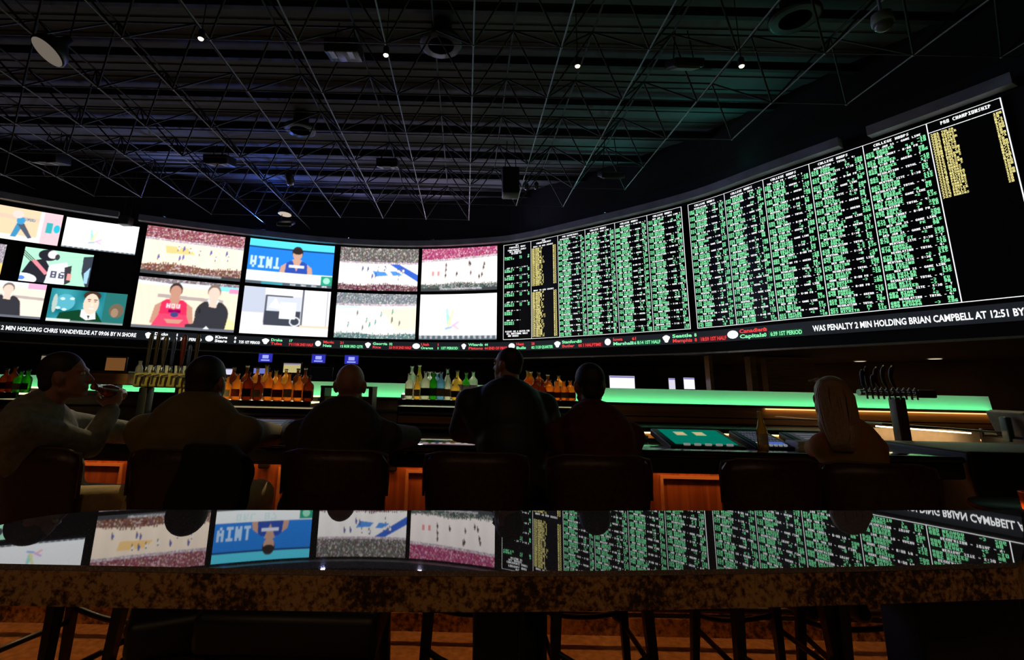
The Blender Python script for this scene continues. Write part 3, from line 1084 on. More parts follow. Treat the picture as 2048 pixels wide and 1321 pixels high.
def fill_a(b):
    r = random.Random(5)
    a0 = 21.5
    b.rect(a0, BZ0, 0.012, BZ1 - BZ0, WH)
    b.text('NFL', a0 + 0.47, BZ1 - 0.07, 0.011, 0.009, WH)
    b.text('FOOTBALL ODDS', a0 + 0.22, BZ1 - 0.145, 0.0125, 0.011, WH)
    for k, s_ in enumerate(('CONFERENCE GAMES', 'ALL WAGERS', 'ACTION AT')):
        b.text(s_, a0 + 0.16 + 0.07 * k, BZ1 - 0.24 - k * 0.065, 0.0115, 0.0105, WH)
    z = BZ1 - 0.5
    for k, hh in enumerate((0, 0.46, 0.74, 1.02, 1.32, 1.68, 1.98, 2.32)):
        zz = z - hh
        if k:
            b.text('JAN 25 - TV - 3:30 PM'[: 20 if k < 6 else 14], a0 + 0.12, zz + 0.075, 0.0105, 0.008, WH)
        for q in range(2):
            b.text(r.choice(['COLTS', 'BEARS', 'RAMS', 'LIONS']), a0 + 0.05, zz - q * 0.062, 0.0185, 0.0108, GR)
            if k < 6:
                b.text(r.choice(['47', '+7', '52']), a0 + 0.62, zz - q * 0.062, 0.013, 0.0108, GR)
                b.text(r.choice(['9', '7', '3']), a0 + 0.95, zz - q * 0.062, 0.02, 0.0108, GR)
    for k, s_ in enumerate(('PLEASE SEE A WRITER FOR', 'ALL ADDITIONAL RULES', 'AND WAGERS')):
        b.text(s_, a0 + 0.08 + 0.05 * k, BZ0 + 0.24 - 0.075 * k, 0.0102, 0.0115, WH)
    a0 = 22.58
    b.rect(a0, BZ0, 0.012, BZ1 - BZ0, WH)
    b.text('PRO', a0 + 0.45, BZ1 - 0.07, 0.011, 0.009, WH)
    b.text('CHAMPIONSHIP', a0 + 0.22, BZ1 - 0.145, 0.0125, 0.011, WH)
    for top, n in ((BZ1 - 0.26, 21), (BZ0 + 1.58, 24)):
        b.text('ODDS TO WIN SERIES', a0 + 0.1, top + 0.01, 0.011, 0.0095, WH)
        for k in range(n):
            zz = top - 0.07 - k * 0.0635
            b.text(str(101 + k), a0 + 0.04, zz, 0.0102, 0.0112, YE)
            b.text((r.choice(CITY) + ' ST')[:r.choice((6, 7, 8, 9))], a0 + 0.18, zz, 0.0102, 0.0112, YE)
            b.text('%d/1' % r.choice((6, 8, 5)), a0 + 0.88, zz, 0.0102, 0.0112, YE)
    for k in range(4):
        games_col(b, 23.65 + 1.025 * k, 23.65 + 1.025 * (k + 1), k + 3, 'COLLEGE HOOPS' if k else 'PRO BASKETBALL')


def fill_b(b):
    for k in range(5):
        games_col(b, 27.93 + 1.01 * k, 27.93 + 1.01 * (k + 1), k + 11, 'COLLEGE HOOPS')
    a0 = 32.98
    r = random.Random(9)
    b.rect(a0, BZ0, 0.014, BZ1 - BZ0, WH)
    b.text('PRO CHAMPIONSHIP', a0 + 0.2, BZ1 - 0.11, 0.0105, 0.013, WH)
    for k in range(5):
        b.rect(a0 + 0.2 * k, BZ1 - 0.20, 0.194, 0.012, WH)
    for k in range(25):
        zz = BZ1 - 0.27 - k * 0.051
        b.text(str(301 + k), a0 + 0.035, zz, 0.0105, 0.0085, YE)
        b.text((r.choice(CITY) + ' CITY')[:6], a0 + 0.185, zz, 0.0085, 0.0085, YE)
        b.text(r.choice(('8/1', '20', '100')), a0 + 0.87, zz, 0.0088, 0.0085, YE)


odds_board('tall black odds board of green lines beside the white logo screen, with one yellow column', 21.5, 27.75, fill_a)
odds_board('tall black odds board at the far right with yellow lines in its last column', 27.93, 33.98, fill_b)

# ------------------------------------------------------------------ ticker
tk = thing('score_ticker', 'long curved lit score ticker running under all the screens', 'ticker', wall_pt(18, 2.66, 0))
tkc = Vector(wall_pt(18, 2.66, 0))
mb = MB()
wall_band(mb, 0.5, 35.6, 2.64, 2.935, -0.06, 0.0, step=0.25)
mb.v = [(p[0] - tkc.x, p[1] - tkc.y, p[2] - tkc.z) for p in mb.v]
mb.build('ticker_housing', mat('ticker_face', (0.035, 0.04, 0.05), 0.5, noise=0.2, emit=(0.3, 0.36, 0.45), estr=0.035), tk)


def font_mesh(text, size, sx=1.0, bold=0.0):
    cu = bpy.data.curves.new('letters', 'FONT')
    cu.body = text
    cu.size = size
    cu.offset = bold
    cu.resolution_u = 2
    o = bpy.data.objects.new('letters', cu)
    COL.objects.link(o)
    bpy.context.view_layer.update()
    dg = bpy.context.evaluated_depsgraph_get()
    me = o.evaluated_get(dg).to_mesh()
    vs = [(v.co.x * sx, v.co.y) for v in me.vertices]
    fs = [tuple(p.vertices) for p in me.polygons]
    o.evaluated_get(dg).to_mesh_clear()
    bpy.data.objects.remove(o)
    bpy.data.curves.remove(cu)
    return vs, fs


def tick_text(tb, t, a, z, size, mi, length, end=False):
    """text set on the curved band, squeezed or stretched to a given length"""
    vs, fs = font_mesh(t, size, 1.0, 0.004)
    w = max(x for x, y in vs)
    k = length / w
    if end:
        a = a - length
    tb.add([Vector(wall_pt(a + x * k, z + y, 0.006)) - tkc for x, y in vs], fs, mi)


TKM = [E_WHITE, E_GREEN, E_RED, emitter('dim_green_cell', (0.02, 0.14, 0.06), 0.5, False), emitter('dim_red_cell', (0.2, 0.02, 0.03), 0.5, False)]
tb = MB()
tick_text(tb, 'WPG PENALTY 2 MIN HOLDING CHRIS VANDEVELDE AT 09:06 BY N SHORE', 9.25, 2.715, 0.17, 0, 4.1, True)
tb.build('ticker_message', TKM, tk)
tb = MB()
tick_text(tb, 'WAS PENALTY 2 MIN HOLDING BRIAN CAMPBELL AT 12:51 BY W MITCHELL', 30.62, 2.715, 0.17, 0, 3.75)
tb.build('ticker_message', TKM, tk)
a = 9.45
TM = [('Ducks', 'Bruins', 0, '1', '2ND PERIOD'), ('Kings', 'Stars', 0, '0', '7:35 1ST PERIOD'), ('Drake', 'Tulsa', 1, '17', '11:06 2ND HALF'), ('Magic', 'Nets', 2, '21', '8:58 3RD QTR'),
      ('Georgia', 'Rice', 2, '32', '9:18 2ND HALF'), ('Utah', 'Oregon', 1, '1', '1ST PERIOD'), ('Wizards', 'Pistons', 1, '44', 'END OF FIRST'), ('Heat', 'Bulls', 2, '28', '11:20 QUARTER'),
      ('Stanford', 'Butler', 2, '50', '1 HALFTIME'), ('Iowa', 'Marshall', 1, '61', '8:14 1ST HALF'), ('Seattle', 'Memphis', 2, '8', '18:59 1ST HALF'), ('Canadiens', 'Capitals', 1, '0', '6:39 1ST PERIOD')]
stepn = (30.45 - a) / len(TM)
for k, (t1, t2, c1, sc, st) in enumerate(TM):
    tb = MB()
    rx = 0.10 + 0.02 * (k % 3)                      # team badge: a small white mark
    pts = [Vector(wall_pt(a + 0.12 + rx * math.cos(t) * (1 if k % 2 else 0.75 + 0.25 * math.sin(3 * t)), 2.79 + 0.10 * math.sin(t), 0.007)) - tkc for t in [2 * math.pi * i / 12 for i in range(12)]]
    tb.add(pts, [tuple(range(12))], 0)
    up, lo = (2, 1) if k % 2 else (1, 2)
    if c1 == 0:
        up = lo = 0
    tick_text(tb, t1, a + 0.29, 2.81, 0.125, up, 0.075 * len(t1))
    tick_text(tb, t2, a + 0.29, 2.685, 0.125, lo, 0.075 * len(t2))
    tick_text(tb, sc, a + 0.88, 2.81, 0.115, up, 0.06 * len(sc))
    tick_text(tb, sc[::-1], a + 0.88, 2.685, 0.115, lo, 0.06 * len(sc))
    tick_text(tb, st, a + 1.03, 2.685, 0.125, lo if c1 else 0, min(stepn - 1.08, 0.062 * len(st)))
    if c1:                                          # tinted cell behind the status
        n0 = 6
        for q in range(n0):
            aa = a + 0.99 + (stepn - 1.03) * q / n0
            ww = (stepn - 1.03) / n0
            P4 = [Vector(wall_pt(aa + dx * ww, 2.665 + dz * 0.13, 0.003)) - tkc for dx, dz in ((0, 0), (1, 0), (1, 1), (0, 1))]
            tb.add(P4, [(0, 1, 2, 3)], 3 if lo == 1 else 4)
    tb.build('score_entry', TKM, tk)
    a += stepn

# ------------------------------------------------------------------ ceiling fixtures
def rod_up(mb, p, r=0.012, top=None):
    mb.tube(p, (p[0], p[1], CEIL_Z - 0.3 if top is None else top), r, r, 6)


def dome_pendant(label, p, r, tilt, strength):
    t = thing('pendant_lamp', label, 'lamp', p)
    R = Matrix.Rotation(tilt[0], 3, 'X') @ Matrix.Rotation(tilt[1], 3, 'Y')
    mb = MB()
    mb.lathe([(r * 1.0, 0.0), (r * 1.04, 0.02), (r * 0.95, 0.12 * r / 0.25), (r * 0.6, 0.22 * r / 0.25), (r * 0.3, 0.30 * r / 0.25), (r * 0.25, 0.42 * r / 0.25), (0.02, 0.44 * r / 0.25)], n=28, rot=R)
    mb.build('shade', M_BLACK, t)
    mb = MB()
    mb.lathe([(r * 0.02, 0.004), (r * 0.93, 0.004), (r * 0.93, -0.004), (r * 0.02, -0.012)], n=28, rot=R)
    mb.build('diffuser', emitter('diffuser_%s' % round(strength, 2), (0.75, 0.62, 0.5) if r > 0.2 else (0.7, 0.8, 0.9), strength), t)
    mb = MB()
    top = R @ Vector((0, 0, 0.42 * r / 0.25))
    mb.tube(top, (top.x, top.y, CEIL_Z - 0.3 - p[2]), 0.012, 0.012, 6)
    mb.build('stem', M_BLACK, t)
    return t


def at_h(x, y, h):
    return at_z(x, y, 1.42 + h)


dome_pendant('large dome pendant lamp with a dim beige face, upper left by the frame corner', at_h(94, 104, 5.2), 0.27, (-0.42, 0.36), 0.20)
dome_pendant('small dome lamp with a glowing white face above the blue player screen', at(570, 429, 15.6), 0.22, (-0.1, 0.05), 0.8)

W_SPOT = emitter('spot_bulb', (1.0, 0.80, 0.45), 5.0)
spots = [(402, 75), (772, 108), (1155, 130), (1483, 130)]
for k, (x, y) in enumerate(spots):
    p = at_h(x, y, 5.25)
    t = thing('spot_lamp', 'small glowing ceiling spot lamp, %s of the four warm points from the left' % ORD[k], 'lamp', p, group=None)
    mb = MB()
    mb.lathe([(0.045, -0.02), (0.05, 0.0), (0.05, 0.10), (0.03, 0.14)], n=14)
    mb.tube((0, 0, 0.14), (0, 0, CEIL_Z - 0.3 - p.z), 0.008, 0.008, 6)
    mb.build('housing', M_BLACK, t)
    mb = MB()
    mb.ellipsoid((0, 0, -0.02), (0.042, 0.042, 0.032), n=12)
    mb.build('bulb', W_SPOT, t)
    ld = bpy.data.lights.new('spot_beam', 'SPOT')
    ld.energy = (1100, 900, 900, 260)[k]
    ld.color = (1.0, 0.80, 0.42)
    ld.spot_size = (0.16, 0.11, 0.10, 0.42)[k]
    ld.spot_blend = 0.7
    ld.shadow_soft_size = 0.04
    lo = bpy.data.objects.new('spot_beam', ld)
    COL.objects.link(lo)
    lo.parent = t
    lo.location = (0, 0, -0.06)
    aim = (Vector((-1.86, 2.46, 0.90)), Vector((-1.12, 2.68, 0.86)), Vector((0.47, 2.80, 0.84)), Vector((4.0, 4.2, 1.1)))[k]
    lo.rotation_euler = (aim - p).to_track_quat('-Z', 'Y').to_euler()


def track_head(label, p, s, glow):
    t = thing('track_light', label, 'lamp', p)
    mb = MB()
    R = Matrix.Rotation(0.9, 3, 'X')
    mb.lathe([(0.07 * s, -0.08 * s), (0.09 * s, -0.02), (0.08 * s, 0.14 * s), (0.03 * s, 0.2 * s)], n=16, rot=R)
    mb.tube((0, 0, 0.1 * s), (0, 0, CEIL_Z - 0.3 - p[2]), 0.01, 0.01, 6)
    mb.build('housing', M_BLACK, t)
    mb = MB()
    q = R @ Vector((0, 0, -0.07 * s))
    mb.ellipsoid(q, (0.055 * s, 0.055 * s, 0.03 * s), R, n=12)
    mb.build('lens', emitter('lens_%.1f' % glow, (0.8, 0.85, 0.95), glow), t)


track_head('small spot head catching light in front of the blue ceiling patch', at(580, 362, 14), 1.5, 1.2)
track_head('left spot head of the pair under the ceiling at far left', at(95, 350, 14), 1.0, 0.4)
track_head('right spot head of the pair under the ceiling at far left', at(122, 356, 14), 1.0, 0.4)
track_head('left of the two small spot heads beside the black box speaker', at(1052, 375, 15), 0.9, 0.6)
track_head('right of the two small spot heads beside the black box speaker', at(1072, 374, 15), 0.9, 0.6)


def hung_box(name, label, cat, p, s, rz=0.0, kind='projector', tilt=0.25):
    t = thing(name, label, cat, p, rz)
    mb = MB()
    R = Matrix.Rotation(tilt, 3, 'X')
    mb.rbox((0, 0, 0), s, 0.03, 2, rot=R)
    mb.build('case', M_BLACK, t)
    mb = MB()
    for sx in (-0.35, 0.35):
        mb.tube((sx * s[0], 0, s[2] * 0.4), (sx * s[0] * 0.6, 0, CEIL_Z - 0.3 - p[2]), 0.012, 0.012, 6)
    mb.build('hanger', M_BLACK, t)
    if kind == 'projector':
        for sx in (-0.27, 0.27):
            mb = MB()
            mb.box(R @ Vector((sx * s[0], -s[1] * 0.25, -s[2] * 0.5 - 0.01)), (s[0] * 0.16, s[1] * 0.6, 0.02), rot=R)
            mb.build('vent', M_CORNICE, t)
    elif kind == 'speaker':
        mb = MB()
        mb.box(R @ Vector((0, -s[1] * 0.5 - 0.004, 0)), (s[0] * 0.86, 0.012, s[2] * 0.9), rot=R)
        mb.build('grille', mat('speaker_grille', (0.02, 0.02, 0.022), 0.7, noise=0.5, nscale=200), t)
    elif kind == 'panel':
        mb = MB()
        mb.box(R @ Vector((0, -s[1] * 0.1, -s[2] * 0.5 - 0.01)), (s[0] * 0.75, s[1] * 0.7, 0.02), rot=R)
        mb.build('louvre', mat('grey_louvre', (0.22, 0.26, 0.26), 0.5, noise=0.3, nscale=6), t)
    return t


hung_box('ceiling_projector', 'dark unit with two pale strips hung low over the far left ceiling', 'projector', at(100, 318, 12.5), (0.75, 0.55, 0.28))
hung_box('ceiling_projector', 'dark unit with two pale strips hung left of the blue ceiling patch', 'projector', at(440, 322, 13), (0.68, 0.6, 0.26))
hung_box('ceiling_projector', 'dark unit with two pale feet hung near the ceiling centre', 'projector', at(776, 328, 13), (0.6, 0.5, 0.24))
hung_box('ceiling_projector', 'large dark unit hung high in the upper middle of the ceiling', 'projector', at(688, 100, 8.0), (0.62, 0.5, 0.26))
hung_box('box_speaker', 'tall black box speaker hung from the ceiling right of centre', 'speaker', at(1021, 366, 12.4), (0.45, 0.4, 0.80), kind='speaker', tilt=-0.12)
hung_box('ceiling_unit', 'dark ceiling unit with a grey louvre near the right end of the ceiling', 'ceiling unit', at(1222, 350, 12.2), (0.62, 0.5, 0.14), kind='panel', tilt=0.5)
hung_box('ceiling_unit', 'dark ceiling unit with a grey louvre at the upper right', 'ceiling unit', at(1368, 128, 8.0), (0.55, 0.5, 0.16), kind='panel', tilt=0.5)
hung_box('ceiling_unit', 'small blue lit unit below the white faced dome lamp', 'ceiling unit', at(572, 447, 15.6), (0.5, 0.4, 0.12), kind='panel', tilt=0.5)
hung_box('box_speaker', 'small black box speaker hanging before the white logo screen of the left group', 'speaker', Vector(wall_pt(8.52, 6.33, 0.45)), (0.33, 0.28, 0.28), kind='speaker', tilt=0.0)
# security camera dome
p = at_h(1766, 48, 5.2)
t = thing('security_camera', 'round grey security camera hung under the ceiling at the upper right', 'camera', p)
mb = MB()
mb.ellipsoid((0, 0, 0), (0.12, 0.12, 0.12), n=20)
mb.build('dome', mat('smoked_dome', (0.12, 0.12, 0.13), 0.15, noise=0.1), t)
mb = MB()
mb.lathe([(0.13, 0.0), (0.135, 0.05), (0.12, 0.16), (0.04, 0.2)], n=20)
mb.tube((0, 0, 0.2), (0, 0, CEIL_Z - 0.3 - p.z), 0.02, 0.02, 8)
mb.build('cap', mat('grey_camera_cap', (0.25, 0.25, 0.26), 0.5, noise=0.2), t)
# round speakers / vents in the ceiling
for lab, q in (('round dark ceiling vent above the middle of the room', at_h(882, 92, 6.4)), ('round dark ceiling vent left of centre', at_h(600, 262, 6.4)), ('round dark ceiling vent at the upper right', at_h(1590, 40, 6.4))):
    mb = MB()
    for rr in (0.36, 0.25, 0.14):
        mb.lathe([(rr, 0), (rr + 0.05, 0.02), (rr + 0.05, 0.08), (rr - 0.03, 0.08)], n=28)
    mb.tube((0, 0, 0.06), (0, 0, CEIL_Z - q.z - 0.02), 0.2, 0.2, 16)
    o = mb.build('ceiling_vent', M_BLACK)
    o.location = q
    tag(o, lab, 'vent')
# added lamps wash the deck in blue, with faint teal on the right
def wash(label, p, aim, col, power, size):
    t = thing('wash_light', label, 'lamp', p)
    mb = MB()
    mb.rbox((0, 0, -0.06), (0.4, 0.3, 0.1), 0.02, 2)
    mb.build('housing', M_BLACK, t)
    ld = bpy.data.lights.new('wash_lamp', 'SPOT')
    ld.energy = power
    ld.color = col
    ld.spot_size = size
    ld.spot_blend = 1.0
    ld.shadow_soft_size = 0.12
    lo = bpy.data.objects.new('wash_lamp', ld)
    COL.objects.link(lo)
    lo.parent = t
    d = Vector(aim) - Vector(p)
    lo.location = (0, 0, 0.02)
    lo.rotation_euler = d.to_track_quat('-Z', 'Y').to_euler()


UP = [(5.0, (0.45, 0.5, 0.9), 60), (9.5, (0.25, 0.36, 1.0), 190), (12.6, (0.08, 0.2, 1.0), 340), (15.6, (0.42, 0.42, 1.0), 170), (18.8, (0.75, 0.65, 1.0), 130), (22.0, (0.6, 0.65, 0.95), 80), (25.5, (0.12, 0.75, 0.65), 60), (29.0, (0.08, 0.75, 0.60), 50)]
for k, (s_, c_, e_) in enumerate(UP):  # unseen lamps added to tint and brighten the ceiling deck
    q_ = Vector(wall_pt(s_, 6.72, 0.13))
    t = thing('fill_uplight', 'small unseen lamp added on the cornice to tint the ceiling', 'lamp', q_, 0, 'added lamps on the cornice')
    mb = MB()
    mb.rbox((0, 0, -0.01), (0.16, 0.10, 0.04), 0.01, 2)
    mb.build('housing', M_BLACK, t)
    ld = bpy.data.lights.new('fill_uplight_lamp', 'SPOT')
    ld.energy = e_ * 1.25
    ld.color = c_
    ld.spot_size = 2.6
    ld.spot_blend = 1.0
    ld.shadow_soft_size = 0.06
    lo = bpy.data.objects.new('fill_uplight_lamp', ld)
    COL.objects.link(lo)
    lo.parent = t
    lo.location = (0, 0, 0.03)
    lo.rotation_euler = (Vector((q_.x * 0.7, q_.y - 4.0, CEIL_Z)) - q_).to_track_quat('-Z', 'Y').to_euler()
for k, (x_, y_) in enumerate(((-2.6, -3.2), (1.6, -3.4), (-1.6, -3.0))):  # unseen fill lamps added; the last one brightens the brass beer tower
    t = thing('fill_downlight', 'warm unseen fill lamp added behind the viewer', 'lamp', (x_, y_, 6.4), 0, 'added fill lamps behind the viewer')
    mb = MB()
    mb.lathe([(0.16, 0.0), (0.18, 0.02), (0.17, 0.26), (0.05, 0.3)], n=20)
    mb.tube((0, 0, 0.3), (0, 0, CEIL_Z - 6.4), 0.012, 0.012, 6)
    mb.build('housing', M_BLACK, t)
    ld = bpy.data.lights.new('downlight_lamp', 'SPOT')
    ld.energy = 110 if k < 2 else 850
    ld.color = (1.0, 0.62, 0.30) if k < 2 else (1.0, 0.85, 0.35)
    ld.spot_size = 2.4 if k < 2 else 0.11
    ld.spot_blend = 0.8
    ld.shadow_soft_size = 0.15 if k < 2 else 0.03
    lo = bpy.data.objects.new('fill_downlight_lamp', ld)
    COL.objects.link(lo)
    lo.parent = t
    lo.location = (0, 0, -0.03)
    if k == 2:
        lo.rotation_euler = (at(338, 762, 4.0) - t.location).to_track_quat('-Z', 'Y').to_euler()

# ------------------------------------------------------------------ near table with mirror finish
tz = 1.42 - 0.285
tab = thing('high_table', 'long high table with a mirror polished dark top across the foreground', 'table', (0.24, 1.06, 0))
outline = []
for x_, y_ in ((0, 1128), (250, 1133), (500, 1138), (750, 1142), (1000, 1143), (1250, 1142), (1500, 1138), (1750, 1133), (2032, 1126), (2043, 1118), (2048, 1100), (2046, 1060), (2042, 1030), (2036, 1021), (1500, 1022), (1000, 1022), (500, 1021), (270, 1020), (190, 1023), (110, 1030), (50, 1039), (0, 1051)):
    q_ = at_z(x_, y_, tz)
    outline.append((q_.x - 0.24, q_.y - 1.06))
# the left end, rounded, lies just outside the frame
outline += [(-1.30, 0.03), (-1.36, -0.05), (-1.34, -0.14), (-1.26, -0.195), (-1.15, -0.205)]


def slab(outl, z0, z1, inset=0.0, mi=0):
    n = len(outl)
    vs = [(x, y, z0) for x, y in outl] + [(x, y, z1) for x, y in outl]
    fs = [tuple(range(n - 1, -1, -1)), tuple(range(n, 2 * n))] + [(i, (i + 1) % n, n + (i + 1) % n, n + i) for i in range(n)]
    return MB().add(vs, fs, mi)


slab(outline, tz - 0.008, tz).build('tabletop', M_TABLE, tab)
slab(outline, tz - 0.058, tz - 0.0085).build('edge_band', M_EDGE, tab)
for sx in (-0.17, 0.72):
    mb = MB()
    mb.rbox((sx, 0.02, (tz - 0.066) / 2 + 0.02), (0.085 if sx < 0 else 0.20, 0.10, tz - 0.106), 0.01, 2)
    mb.build('pedestal', M_LEGWOOD, tab)
    mb = MB()
    mb.rbox((sx, 0.02, 0.02), (0.5, 0.36, 0.04), 0.01, 2)
    mb.build('foot', M_LEGWOOD, tab)

# low upholstered seats between the table and the bar stools
for lab, px_, Yb, w_, rz_ in (('black upholstered low bench under the table, left of centre', 567, 1.62, 0.55, 0.0), ('black upholstered low bench under the table, nearest the left edge', 330, 1.80, 0.40, 0.5)):
    q_ = at(px_, 1235, Yb)
    t = thing('upholstered_bench', lab, 'bench', (q_.x, Yb + 0.2, 0), rz_)
    mb = MB()
    mb.rbox((0, 0, q_.z - 0.06), (w_, 0.38, 0.12), 0.03, 3)
    mb.build('seat', M_BLACK, t)
    mb = MB()
    mb.rbox((0, 0.01, (q_.z - 0.12) / 2 + 0.02), (w_ - 0.05, 0.32, q_.z - 0.16), 0.01, 2)
    mb.build('base', M_LEGWOOD, t)
    for sx in (-1, 1):
        for sy in (-1, 1):
            mb = MB()
            mb.box((sx * (w_ / 2 - 0.03), sy * 0.16, (q_.z - 0.12) / 2), (0.04, 0.04, q_.z - 0.12))
            mb.build('leg', M_LEGWOOD, t)

# ------------------------------------------------------------------ the bar
BAR_Y0, BAR_Y1, BAR_Z = 3.10, 3.86, 1.07
BX0, BX1 = -5.4, 3.02
FACE_Y = 3.32
bar_t = thing('bar_counter', 'long bar with cherry wood front and brown granite base facing the stools', 'bar', (0, FACE_Y, 0))
o = (0, FACE_Y, 0)


def P0(mb, nm, m, parent=bar_t, org=o, bev=0.0):
    mb.v = [(p[0] - org[0], p[1] - org[1], p[2] - org[2]) for p in mb.v]
    return mb.build(nm, m, parent, bevel=bev)


mb = MB()
mb.rbox(((BX0 + BX1) / 2, (BAR_Y0 + BAR_Y1) / 2, BAR_Z - 0.02), (BX1 - BX0, BAR_Y1 - BAR_Y0, 0.04), 0.015, 3)
P0(mb, 'countertop', M_BARTOP)
mb = MB()
mb.rbox(((BX0 + BX1) / 2, BAR_Y0 + 0.045, BAR_Z - 0.085), (BX1 - BX0, 0.07, 0.10), 0.02, 3)
P0(mb, 'padded_edge', M_BLACK)
mb = MB()
mb.box(((BX0 + BX1) / 2, (FACE_Y + BAR_Y1 - 0.1) / 2 + 0.02, (BAR_Z - 0.04) / 2), (BX1 - BX0 - 0.02, BAR_Y1 - 0.1 - FACE_Y - 0.02, BAR_Z - 0.042))
P0(mb, 'body', M_BARWOOD)
# stone base below the panels
mb = MB()
mb.box(((BX0 + BX1) / 2, FACE_Y, 0.30), (BX1 - BX0 - 0.02, 0.03, 0.37))
P0(mb, 'stone_dado', M_DADO)
mb = MB()
mb.box(((BX0 + BX1) / 2, FACE_Y - 0.01, 0.0475), (BX1 - BX0 - 0.02, 0.05, 0.095))
P0(mb, 'skirting', M_DADO)
mb = MB()
mb.box(((BX0 + BX1) / 2, FACE_Y - 0.005, 0.104), (BX1 - BX0 - 0.02, 0.04, 0.012))
P0(mb, 'skirting_cap', M_BLACK)
# panelled wood front
PZ0, PZ1 = 0.50, 0.895
gaps = [-0.45 + 0.805 * k for k in range(-6, 6)]
for k in range(len(gaps) - 1):
    xa, xb = gaps[k] + 0.09, gaps[k + 1] - 0.09
    if xa < BX0 or xb > BX1:
        continue
    mb = MB()
    mb.box(((xa + xb) / 2, FACE_Y + 0.012, (PZ0 + PZ1) / 2), (xb - xa, 0.012, PZ1 - PZ0))
    pn = P0(mb, 'panel', M_BARWOOD)
    mb = MB()
    for (cx, cz, sx, sz) in (((xa + xb) / 2, PZ1 - 0.009, xb - xa, 0.018), ((xa + xb) / 2, PZ0 + 0.009, xb - xa, 0.018), (xa + 0.009, (PZ0 + PZ1) / 2, 0.018, PZ1 - PZ0 - 0.036), (xb - 0.009, (PZ0 + PZ1) / 2, 0.018, PZ1 - PZ0 - 0.036)):
        mb.box((cx, FACE_Y - 0.006, cz), (sx, 0.026, sz))
    mb.v = [(p[0], p[1] - FACE_Y, p[2]) for p in mb.v]
    mb.build('moulding', M_MOULD, pn)
mb = MB()                                           # rails and stiles flush with the moulding back
mb.box(((BX0 + BX1) / 2, FACE_Y + 0.006, (PZ1 + 1.02) / 2), (BX1 - BX0 - 0.02, 0.03, 1.02 - PZ1))
mb.box(((BX0 + BX1) / 2, FACE_Y + 0.006, (PZ0 + 0.485) / 2), (BX1 - BX0 - 0.02, 0.03, PZ0 - 0.485))
for g in gaps:
    if BX0 < g < BX1:
        mb.box((g, FACE_Y + 0.006, (PZ0 + PZ1) / 2), (0.18, 0.03, PZ1 - PZ0))
P0(mb, 'rails', M_BARWOOD)
# warm light strip under the overhanging top
mb = MB()
mb.box(((BX0 + BX1) / 2, FACE_Y - 0.10, BAR_Z - 0.05), (BX1 - BX0 - 0.3, 0.02, 0.014))
P0(mb, 'light_strip', emitter('warm_strip', (1.0, 0.42, 0.12), 17.0))
mb = MB()
for k in range(-6, 6):
    mb.rbox((gaps[k + 6] , FACE_Y - 0.03, 0.93), (0.07, 0.03, 0.09), 0.01, 2)
P0(mb, 'bag_hook_plates', M_BLACK)
mb = MB()
mb.tube((BX0 + 0.2, FACE_Y - 0.16, 0.20), (BX1 - 0.2, FACE_Y - 0.16, 0.20), 0.02, 0.02, 10)
for g in gaps:
    if BX0 < g < BX1:
        mb.tube((g, FACE_Y - 0.16, 0.20), (g, FACE_Y - 0.035, 0.20), 0.012, 0.012, 8)
P0(mb, 'foot_rail', M_BLACK)

